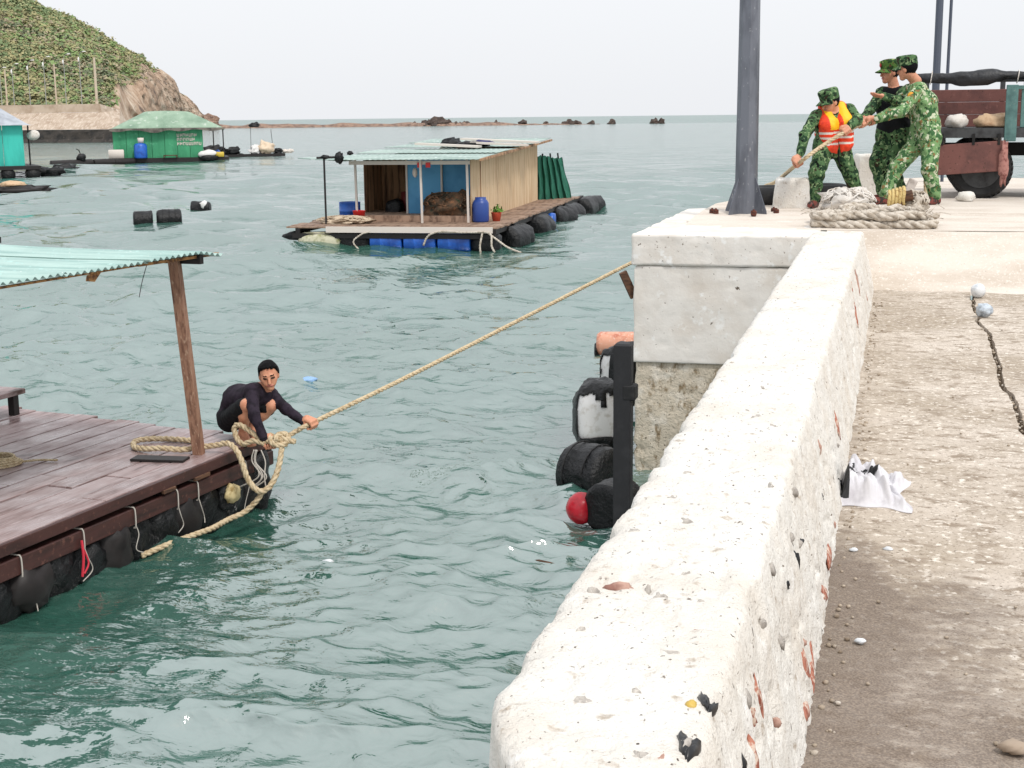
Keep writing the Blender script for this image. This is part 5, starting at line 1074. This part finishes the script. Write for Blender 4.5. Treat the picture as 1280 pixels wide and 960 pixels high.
# ================================================================ FLOATING HOUSE
m_ply=mat('pale_plywood',lin(236,208,170,.76),.8,[(3,lin(216,180,138,.7),.42,.62,6,(4,4,.35)),(1.5,lin(170,128,92,.6),.6,.75,5,(3,3,.3)),(12,lin(90,66,50,.5),.68,.74,4)],bump=(20,.2,.005),objrand=.06)
m_blue=mat('blue_wall_sheet',lin(96,176,226,.8),.6,[(1.2,lin(76,156,210,.75),.45,.65)])
m_teal2=mat('pale_teal_sheet',lin(184,204,196,.72),.7,[(.8,lin(156,180,172,.66),.42,.64,5,(1,3,1)),(5,lin(226,238,234,.76),.58,.7)])
m_hdeck=mat('brown_house_deck',lin(178,148,126,.7),.75,[(3,lin(132,104,86,.6),.45,.65,6,(3,.5,1)),(9,lin(190,160,136,.65),.58,.7)],bump=(12,.3,.01),objrand=.12)
m_wpost=mat('white_post',lin(232,222,212,.74),.7); m_bdrum=mat('blue_plastic_drum',lin(34,104,206,.75),.35,[(3,lin(26,80,170,.7),.45,.65)]); m_redp=mat('red_plastic',lin(224,40,40,.75),.4)
m_green=mat('green_netting',lin(48,130,104,.65),.85,[(6,lin(30,96,80,.55),.45,.62,5,(5,5,.4))],bump=(20,.5,.02))
m_brown=mat('brown_interior_board',lin(200,156,118,.72),.85,[(2,lin(120,84,60,.55),.45,.65,5,(4,4,.4))],bump=(15,.3,.01))
fh=thing('floating_house','floating plywood house with blue porch wall and pale teal tin roof on its raft','houseboat',(-9.72,34.15,WZ),R_(4))
HZ=.56
def HP(name,mt,fn,smooth=False,parent=None): b=B(); fn(b); return b.obj(name,mt,parent or fh,smooth)
rg=random.Random(4)
# deck planks run across
y=0
while y<13.9:
    wd=rg.uniform(.32,.42); xl=-5.5+rg.uniform(-.12,.1) if y<6 else -5.2+rg.uniform(-.1,.1)
    HP('deck_plank',m_hdeck,lambda b:b.box((xl/2,y+wd/2,HZ-.02+rg.uniform(-.01,.01)),(-xl+rg.uniform(0,.15),wd*.95,.04))); y+=wd
HP('front_rail',m_wpost,lambda b:b.box((-2.3,-.06,HZ-.07),(4.4,.07,.15)))
HP('edge_beam',m_dark,lambda b:(b.box((-.08,7.6,HZ-.11),(.12,15.2,.14)),b.box((-2.75,.05,HZ-.24),(5.4,.1,.12)),b.box((-5.3,7.6,HZ-.11),(.12,15.2,.14))))
for x in (-2.95,-2.05,-1.15): 
    d=HP('float_barrel',m_bdrum,lambda b:b.lathe([(.02,-.42),(.23,-.42),(.26,-.40),(.265,-.15),(.28,-.14),(.265,-.12),(.265,.12),(.28,.14),(.265,.15),(.26,.40),(.23,.42),(.02,.42)],n=20,axis='x'),True); d.location=(x,.26,.16); d.rotation_euler[2]=rg.uniform(-.06,.06)
HP('foam_block',mat('weedy_foam',lin(222,218,190,.7),.85,[(4,lin(170,170,120,.6),.5,.65),(9,lin(90,88,70,.5),.62,.7)],bump=(12,.5,.03)),lambda b:b.blob((-4.75,.22,.12),(.62,.3,.30),3,.15,2,20,12,box=.7),True)
HP('end_float',m_drum,lambda b:b.blob((-5.3,.35,.30),(.5,.16,.13),5,.15,2,18,10,rot=Matrix.Rotation(.1,3,'Z')),True)
for x in (-3.85,-.35): HP('dark_float',m_drum,lambda b:b.blob((x,.34,.14),(.55 if x<-1 else .4,.3,.30),int(-x*3),.12,2,20,12,box=.75),True)
for i,(x,y0) in enumerate([(.08,2.0),(.10,5.6),(.05,9.6),(.12,11.2),(.15,14.6),(.12,15.9)]):
    drum_mesh(1.25,.36,i+60).obj('wrapped_float',m_drum,fh,True,(x,y0,.12),R_(78+8*math.sin(i*2)))
HP('blue_barrel_end',m_bdrum,lambda b:b.lathe([(.02,-.1),(.2,-.1),(.22,0),(.2,.1),(.02,.1)],n=16,axis='x'),True).location=(.12,7.6,.2)
# house shell: local x -4.25..-1.02, y 1.6..11.5 ; porch open to y=5
W0,W1=-4.35,-1.05; Y0,Y1,YP=1.7,11.6,5.2
roofz=lambda y:HZ+1.68+.028*(y-Y0)
yy=Y0; k=0
while yy<Y1-.05:
    wd=min(rg.uniform(.95,1.25),Y1-yy); hh=roofz(yy+wd/2)-HZ-.03
    HP('plywood_panel',m_ply,lambda b:b.box((W1,yy+wd/2,HZ+hh/2),(.03,wd*.985,hh),Matrix.Rotation(rg.uniform(-.006,.006),3,'Z')))
    if k in (1,): HP('cover_strip',m_brown,lambda b:b.box((W1+.024,yy,HZ+hh/2),(.018,.045,hh)))
    yy+=wd; k+=1
for (a,b_) in ((Y0+1.2,YP),(YP,Y1)):
    n=int((b_-a)/1.1)+1
    for i in range(n):
        q=a+(b_-a)*(i+.5)/n; HP('side_board',m_brown,lambda b:b.box((W0,q,HZ+.85),(.03,(b_-a)/n*.98,1.7)))
HP('rear_board',m_brown,lambda b:b.box(((W0+W1)/2,Y1,HZ+.95),(W1-W0,.03,1.85)))
HP('blue_door',m_blue,lambda b:b.box((-2.55,YP-2.6,HZ+.86),(.95,.03,1.68)))
HP('blue_wall',m_blue,lambda b:b.box((-1.56,YP-2.5,HZ+.86),(.98,.03,1.68)))
for x in (-2.06,-3.04): HP('wall_batten',m_wpost,lambda b:b.box((x,YP-2.63,HZ+.86),(.05,.035,1.68)))
HP('inner_partition',m_brown,lambda b:(b.box((-3.7,YP-.6,HZ+.86),(1.3,.03,1.7)),))
HP('porch_floor',m_hdeck,lambda b:(b.box((-2.7,2.9,HZ+.09),(3.3,2.4,.16))))
for x,yq in ((-4.22,1.75),(-2.30,1.35),(-2.42,1.8),(-1.08,1.5)): HP('porch_post',m_wpost,lambda b:b.beam((x,yq,HZ),(x-.02,yq,roofz(yq)),.055,.055))
HP('porch_lintel',m_wpost,lambda b:b.box((-2.65,1.42,roofz(1.4)-.09),(3.3,.05,.10)))
for i,(y0,y1,dz) in enumerate(((1.0,3.6,0),(3.5,6.4,.02),(6.3,9.2,.04),(9.1,12.0,.06))):
    def tsheet(b):
        b.grid(lambda u,v:(-4.75+4.1*u,y0+(y1-y0)*v,roofz(y0+(y1-y0)*v)+.02+dz+.005*math.sin(u*4.1/.15*6.283)+.02*math.sin(v*3+i)),150,4)
    o=HP('roof_sheet',m_teal2,tsheet,True); s=o.modifiers.new('t','SOLIDIFY'); s.thickness=.012
HP('roof_flap',m_teal2,lambda b:(b.box((-4.95,1.5,roofz(1)+.02),(1.3,.9,.02),Matrix.Rotation(.06,3,'Y'))))
HP('roof_edge',m_brown,lambda b:(b.beam((-.62,1.0,roofz(1)),( -.62,12,roofz(12)),.05,.06)))
for (x,y0,sx,sy,mt,nm) in [(-2.6,5.6,1.9,.5,m_wpost,'roof_panel'),(-1.6,8.3,2.4,.7,m_wpost,'roof_panel'),(-1.2,6.2,1.7,.35,m_wpost,'roof_panel')]: HP(nm,mt,lambda b:b.box((x,y0,roofz(y0)+.16),(sx,sy,.06),Matrix.Rotation(.05,3,'Y')))
HP('roof_junk',m_drum,lambda b:(b.blob((-2.75,6.6,roofz(6.6)+.17),(.30,.3,.16),3,.4,2.4,16,10),b.blob((-2.1,6.3,roofz(6.3)+.14),(.5,.3,.10),8,.4,2.4,16,10)),True)
HP('roof_cloth',mat('purple_cloth',lin(70,70,120,.6),.8),lambda b:b.blob((-1.75,6.5,roofz(6.5)+.17),(.35,.25,.09),9,.4,2.4,16,10),True)
# green net screen at the back
HP('net_screen',m_green,lambda b:b.grid(lambda u,v:(W1-.12+.75*u+.38*u*(1-v)+.02*math.sin(v*9+u*30),Y1+.3+.9*u+.10*math.sin(u*34),HZ-.15+(1.62-.12*u+.03*math.sin(u*40))*v),60,12),True)
for i in range(4): HP('screen_stake',m_dark,lambda b:b.tube([(W1-.1+.26*i,Y1+.35+.3*i,HZ-.1),(W1-.14+.21*i,Y1+.35+.3*i,HZ+1.52)],.03,6))
# pole with odds and ends, at the left
HP('tall_pole',m_dark,lambda b:(b.tube([(-4.75,.7,HZ),(-4.75,.7,HZ+1.75)],.028,8),b.tube([(-4.95,.7,HZ+1.74),(-4.25,.72,HZ+1.76)],.03,8)))
HP('hanging_tackle',m_drum,lambda b:(b.blob((-4.33,.7,HZ+1.74),(.12,.1,.15),3,.4,2.5,14,9),b.blob((-4.72,.7,HZ+1.76),(.14,.07,.05),5,.4,2.5,14,9),b.blob((-4.05,.75,HZ+1.86),(.09,.06,.05),5,.4,2.5,12,8)),True)
HP('hanging_lamp',m_wpost,lambda b:b.blob((-2.62,1.9,HZ+1.30),(.07,.07,.13),3,.1,2,12,9),True)
for x in (-2.35,-2.12): HP('red_tag',m_redp,lambda b:b.box((x,1.38,HZ+1.52),(.12,.03,.13)))
# stores standing on the house raft: things of their own
c4,s4=math.cos(R_(4)),math.sin(R_(4))
def hw(x,y,z=0): return (-9.72+x*c4-y*s4,34.15+x*s4+y*c4,WZ+z)
def on_house(name,label,cat,mt,fn,x,y,z=HZ,smooth=True): b=B(); fn(b); o=b.obj(name,mt,None,smooth,hw(x,y,z),R_(4)); return tag(o,label,cat)
on_house('cut_barrel','open blue barrel standing beside the red bucket on the house raft','barrel',m_bdrum,lambda b:b.lathe([(.0,.0),(.28,0),(.29,.03),(.29,.24),(.305,.25),(.29,.27),(.29,.48),(.30,.5),(.27,.5),(.26,.1),(.0,.1)],n=22),-4.6,2.3)
on_house('red_bucket','small red bucket beside the open blue barrel','bucket',m_redp,lambda b:b.lathe([(0,0),(.13,0),(.17,.30),(.18,.31),(.16,.31),(.12,.04),(0,.04)],n=18),-4.12,1.6)
on_house('storage_drum','tall dark blue lidded drum against the plywood wall','barrel',mat('navy_plastic',lin(44,78,160,.7),.4),lambda b:b.lathe([(.0,0),(.20,0),(.22,.05),(.22,.5),(.18,.58),(.15,.6),(.15,.66),(0,.66)],n=20),-.80,1.75)
pp=thing('potted_plant','leafy green plant in an orange red pot by the plywood wall','plant',hw(-.45,2.1,HZ),R_(4))
B().lathe([(0,0),(.10,0),(.14,.22),(.15,.24),(.12,.24),(0,.2)],n=16).obj('pot',mat('terracotta',lin(220,90,60,.7),.7),pp,True)
lf=B(); rq=np.random.default_rng(1)
for i in range(70):
    d=rq.normal(size=3); d/=np.linalg.norm(d); d[2]=abs(d[2]); p=np.array((0,0,.24))+d*rq.uniform(.05,.22); t=rq.normal(size=3)*.045; u_=np.cross(d,t); u_=u_/np.linalg.norm(u_)*.025; lf.add([p-t,p+u_,p+t,p-u_],[(0,1,2,3)])
lf.obj('foliage',mat('house_plant_leaf',lin(110,160,50,.6),.7),pp)
nets(hw(-1.75,2.05,HZ+.17),(.72,.38,.42),60,21,'net_heap','brown heap of fishing nets and floats on the porch','net',mat('brown_net',lin(122,92,68,.6),.9,[(4,lin(70,64,50,.5),.45,.6,5),(9,lin(170,120,84,.6),.56,.66),(6,lin(70,110,80,.5),.62,.7)],bump=(14,.6,.03)),.018)
nets(hw(-4.35,1.1,HZ),(.75,.42,.14),36,25,'pale_net','low heap of pale netting on the left corner of the house raft','net',mat('pale_net',lin(226,206,180,.7),.9,[(6,lin(190,164,136,.6),.45,.6,5)],bump=(14,.6,.03)),.016)
on_house('kettle_stove','dark stove standing inside the porch doorway','stove',m_drum,lambda b:b.blob((0,0,.25),(.25,.2,.26),4,.2,2,16,10,flat=-.25,box=.7),-3.62,3.3)
on_house('red_drum','dark red drum inside the porch doorway','barrel',mat('dark_red_plastic',lin(130,40,40,.6),.5),lambda b:b.lathe([(0,0),(.22,0),(.23,.3),(.22,.7),(0,.72)],n=18),-3.3,3.7)
hr=B(); rope_into(hr,[hw(*p) for p in [(-1.9,-.10,.1),(-1.75,-.12,.36),(-1.4,-.12,.46),(-.8,-.14,.44),(-.3,-.12,.45),(-.12,-.14,.38),(-.1,-.2,.1),(-.02,-.2,-.05)]],.03,.2,5,.06)
rope_into(hr,[hw(*p) for p in [(-.2,-.1,.42),(.05,-.15,.25),(.35,-.3,.08),(.75,-.6,-.02)]],.03,.2,5,.06); rope_into(hr,[hw(*p) for p in [(-3.5,-.12,.40),(-3.75,-.16,.2),(-3.6,-.18,0),(-3.45,-.18,-.08)]],.025,.2,5,.06); rope_into(hr,[hw(*p) for p in [(-.35,-.14,.42),(-.4,-.2,.1),(-.38,-.2,-.1)]],.03,.2,5,.06); rope_into(hr,[hw(*p) for p in [(-3.5,-.12,.40),(-3.2,-.05,.46),(-3.0,.02,.44),(-2.6,-.05,.45)]],.025,.2,5,.06)
o=hr.obj('slack_rope',m_ropew,None,True); tag(o,'slack white rope draped along the front of the house raft','rope')
# ================================================================ FAR HUTS
m_gsheet=mat('green_sheeting',lin(72,168,120,.8),.7,[(.5,lin(56,148,104,.74),.42,.62,5,(2,2,.4)),(2,lin(104,188,146,.8),.58,.7)],bump=(3,.3,.05))
m_groof=mat('pale_green_canvas',lin(168,194,170,.68),.85,[(.5,lin(140,170,146,.62),.42,.64,5),(2,lin(206,218,204,.7),.58,.7)],bump=(2,.5,.1))
m_groofe=mat('grey_eave_canvas',lin(140,132,122,.6),.9,[(1.5,lin(100,94,88,.55),.45,.62)],bump=(2,.6,.1))
gh=thing('green_hut','green walled floating hut with pale green canvas roof and white lettering','houseboat',(-57.7,103.6,WZ),R_(28)); gh.scale=(.97,.97,.97)
def G(name,mt,fn,smooth=False): b=B(); fn(b); return b.obj(name,mt,gh,smooth)
G('raft_base',m_dark,lambda b:b.box((.7,2,.18),(9.6,5.6,.36)))
def gp(b,x0,y0,x1,y1,n):
    pass
for i in range(7): G('wall_panel',m_gsheet,lambda b:b.box((-3.3+1.03*i,-.3+.02*(i%2),1.52),(1.0,.06,2.35),Matrix.Rotation(.02*(i%3-1),3,'Z')))
for i in range(4): G('wall_panel',m_gsheet,lambda b:b.box((-3.82,.25+1.02*i,1.52),(.06,1.0,2.35)))
for i in range(4): G('wall_panel',m_gsheet,lambda b:b.box((3.40,.25+1.02*i,1.52),(.06,1.0,2.35)))
G('rear_wall',m_gsheet,lambda b:b.box((-.2,4.25,1.52),(7.2,.06,2.35)))
def groof(b):
    def fn(u,v):
        x=-4.05+9.3*u; y=-.85+6.0*v; d=min(1,max(0,1-abs(v-.5)*2)); e=min(1,min(u,1-u)*3.3); return (x,y,2.72+1.35*(min(d*1.5,e))**.9-.10*math.sin(u*9)*.5-.12*math.sin(u*5+v*6)*d)
    b.grid(fn,44,24)
o=G('roof',m_groof,groof,True); s=o.modifiers.new('t','SOLIDIFY'); s.thickness=.08
G('eave',m_groofe,lambda b:b.grid(lambda u,v:(-4.05+9.3*u,-.87-.03*v,2.80-.2*v*(1+.4*math.sin(u*23)+.9*math.exp(-((u-.42)/.07)**2))),50,3))
for x in (4.3,5.1): G('awning_post',m_dark,lambda b:b.tube([(x,-.6,.3),(x,-.6,2.7)],.05,8))
# three lines of white lettering, too far off to read
rq=random.Random(2)
for r_,(w_,z) in enumerate(((1.5,2.2),(1.5,1.85),(2.0,1.5))):
    x=1.35
    while x<1.35+w_:
        cw=rq.uniform(.12,.2); G('letter',m_wpost,lambda b:(b.box((x,-.36,z),(.05,.03,.26)),b.box((x+cw*.45,-.36,z+rq.choice((-.1,.0,.1))),(cw*.7,.03,.07)),b.box((x+cw*.75,-.36,z+.02),(.045,.03,.2)))); x+=cw+.07
cg,sg=math.cos(R_(28)),math.sin(R_(28))
def gw(x,y,z=0): return (-57.7+x*cg-y*sg,103.6+x*sg+y*cg,WZ+z)
def on_hut(name,label,cat,mt,fn,x,y,z=.36,smooth=True): b=B(); fn(b); o=b.obj(name,mt,None,smooth,gw(x,y,z),R_(28)); return tag(o,label,cat)
on_hut('blue_tank','blue water tank in front of the green hut','tank',m_bdrum,lambda b:b.lathe([(0,0),(.5,0),(.52,.1),(.52,1.0),(.4,1.15),(0,1.2)],n=20),-1.6,-.85)
on_hut('white_tub','white tub on top of the blue water tank','tub',m_wpost,lambda b:b.lathe([(0,0),(.22,0),(.26,.4),(0,.42)],n=14),-1.55,-.85,1.56)
on_hut('cream_box','cream coloured box at the corner of the green hut','box',m_wpost,lambda b:b.box((0,0,.35),(1.2,.6,.7),bev=.05),-3.5,-.85)
on_hut('crate_frame','low pale crate frame before the green hut','crate',m_wood,lambda b:(b.box((0,0,.18),(1.1,.5,.06)),b.box((-.5,0,.1),(.08,.5,.2)),b.box((.5,0,.1),(.08,.5,.2))),.7,-.8)
on_hut('white_bundle','white and black bundle at the right end of the green hut front','bundle',m_foamw,lambda b:b.blob((0,0,.25),(.75,.4,.32),4,.3,2,16,10),3.6,-.75)
on_hut('black_bundle','black bag under the white bundle on the green hut raft','bundle',m_drum,lambda b:b.blob((0,0,.1),(.7,.35,.25),8,.3,2,16,10),3.7,-1.0,.2)
on_hut('yellow_box','small yellow box under the awning of the green hut','box',mat('yellow_plastic',lin(226,196,70,.7),.5),lambda b:b.box((0,0,.2),(.7,.4,.4),bev=.04),4.6,-.7)
on_hut('blue_bundle','small blue bundle under the awning of the green hut','bundle',m_bdrum,lambda b:b.blob((0,0,.25),(.35,.3,.3),2,.2,2,14,9),4.4,.6)
# pontoon right of the green hut
pr=thing('net_pontoon','low dark pontoon of net walkways extending past the green hut','pontoon',(-59.0,115.0,WZ),R_(50)); pr.scale=(.6,.8,.8)
B().box((4.5,0,.16),(14,1.1,.32)).obj('walkway_deck',m_dark,pr)
for x in (-1.5,1.5,4.5,7.5,10.5): B().lathe([(.02,-.5),(.4,-.45),(.42,.45),(.02,.5)],n=14,axis='y').obj('float_drum',m_drum,pr,True,(x,0,.02))
for x,h_ in ((6.2,3.4),(9.9,3.0)): B().tube([(x,0,.3),(x-.3*(1 if x>8 else -.3),0,h_)],.035,6).obj('pole',m_dark,pr)
B().blob((6.9,0,3.5),(.75,.4,.33),7,.4,2.4,16,10,flat=-.2).obj('pole_bundle',m_drum,pr,True)
c3,s3=math.cos(R_(50)),math.sin(R_(50))
def pw(x,y,z=0): return (-59.0+x*.6*c3-y*s3,115.0+x*.6*s3+y*c3,WZ+z*.8)
for nm,lb,ct,mt,rad,x,sd in [('tarpaulin_heap','large black tarpaulin heap on the far pontoon next to the green hut','tarpaulin',m_drum,(1.7,.7,.75),.4,3),('tarpaulin_heap','smaller black tarpaulin heap further along the far pontoon','tarpaulin',m_drum,(1.2,.6,.6),3.2,5),('white_sack','white sack in the middle of the far pontoon','sack',m_foamw,(.8,.5,.7),6.8,7),('cream_tank','round cream tank on the far pontoon','tank',mat('cream_plastic',lin(240,216,188,.74),.6),(1.25,.7,1.0),8.7,9),('pale_crate','pale crate on the outer end of the far pontoon','crate',m_wpost,(.8,.4,.35),12.3,2),('dark_bag','dark bag beside the cream tank on the far pontoon','bag',m_drum,(.7,.4,.4),10.7,12)]:
    rad=tuple(q*.6 for q in rad); o=B().blob((0,0,rad[2]*.75),rad,sd,.45,3.0,26,16,flat=-rad[2]*.75,box=.9).obj(nm,mt,None,True,pw(x,0,.32),R_(50)); tag(o,lb,ct)
# float line left of the green hut
fl=thing('float_boom','dark floating boom of logs and drums left of the green hut','pontoon',(-62.6,96.5,WZ),R_(58))
for i in range(5): B().lathe([(.05,-.9),(.26,-.85),(.28,.85),(.05,.9)],n=12,axis='x').obj('log',m_dark,fl,False,(.2+1.75*i,.12*math.sin(i*2),.12),.06*math.sin(i*3))
B().tube([(2,0,.3),(1.7,0,1.1),(1.5,0,1.2)],.04,6).obj('stake',m_dark,fl); B().blob((1.9,0,.55),(.4,.25,.3),3,.4,2,14,9).obj('bundle',m_drum,fl,True)
# teal hut at the left edge
m_aqua=mat('turquoise_sheet',lin(64,214,196,.72),.6,[(.6,lin(46,188,172,.66),.42,.62,5,(2,2,.4))],bump=(3,.2,.03)); m_groofg=mat('grey_tin_roof',lin(196,202,210,.7),.6,[(1,lin(160,166,176,.62),.42,.62,5)],bump=(4,.3,.03))
th=thing('turquoise_hut','bright turquoise floating hut with grey tin roof before the seawall','houseboat',(-53.3,75.6,WZ),R_(40))
def TP(name,mt,fn,smooth=False): b=B(); fn(b); return b.obj(name,mt,th,smooth)
TP('raft_base',m_dark,lambda b:(b.box((-.4,1.6,.55),(5.6,5.2,.22))))
for i in range(4): TP('float_drum',m_drum,lambda b:b.lathe([(.02,-.6),(.4,-.55),(.42,.55),(.02,.6)],n=14,axis='y'),True).location=(-2.4+1.45*i,-.4,.15)
for i in range(4): TP('wall_panel',m_aqua,lambda b:b.box((-2.55+1.15*i,-.5,1.9),(1.12,.06,2.45)))
for i in range(3): TP('wall_panel',m_aqua,lambda b:b.box((1.5,.1+1.2*i,1.9),(.06,1.17,2.45)))
for z in (1.35,2.45): TP('window',m_groofg,lambda b:b.box((1.55,.55,z),(.04,.9,.75)))
TP('doorway',m_black,lambda b:b.box((1.54,2.2,2.2),(.05,.5,1.6)))  # flat black panel: the shade inside the doorway is put into its colour
TP('roof',m_groofg,lambda b:b.grid(lambda u,v:(-3.4+5.5*u,-1.0+4.8*v,3.12+1.5*min(1,(1-abs(v-.5)*2)*1.1)*min(1,(1-abs(u-.45)*1.8)*1.3)),20,16),True)
TP('hanging_basin',m_white,lambda b:b.blob((2.2,.2,2.5),(.4,.25,.3),4,.2,2,14,9),True)
TP('rear_post',m_dark,lambda b:b.tube([(2.0,1.0,.4),(2.0,1.0,3.1)],.05,6))
for i,(x,y,rx) in enumerate([(-51.6,78.6,.75),(-53.2,82.6,.8)]):
    o=B().blob((0,0,.2),(rx,.5,.34),i+2,.45,2.6,20,12,box=.8).obj('black_float',m_drum,None,True,(x,y,WZ),.7); tag(o,['large black wrapped float beside the turquoise hut','smaller black wrapped float trailing behind the turquoise hut'][i],'float')
o=B().blob((0,0,.12),(1.5,.5,.22),3,.45,2.6,22,12,box=.8).obj('log_raft',m_dark,None,True,(-40.2,58.3,WZ),.55); tag(o,'low dark log raft adrift in front of the turquoise hut','raft')
o=B().blob((0,0,.0),(.6,.3,.16),5,.3,2.2,16,10).obj('pale_bundle',m_tan,None,True,(-40.3,58.2,WZ+.42),.55); tag(o,'pale bundle lying on the low log raft','bundle')
# drums adrift
d=drum('drum_float','black drum with a torn end, one of two adrift side by side',(-23.35,40.5,WZ+.16),.62,.30,R_(30),31,group='drums adrift on the open water'); 
d=drum('drum_float','longer strapped black drum, one of two adrift side by side',(-22.72,41.05,WZ+.18),.80,.30,R_(30),33,group='drums adrift on the open water'); strap_rings(d,.8,.3,(-.2,0,.2),m_rub)
d=drum('drum_float','small lone black and white drum adrift beyond the pair',(-24.8,47.2,WZ+.12),.72,.24,R_(15),35,group='drums adrift on the open water')
B().blob((.12,-.05,.12),(.16,.2,.15),2,.3,2,14,9).obj('foam_patch',m_foamw,d,True)
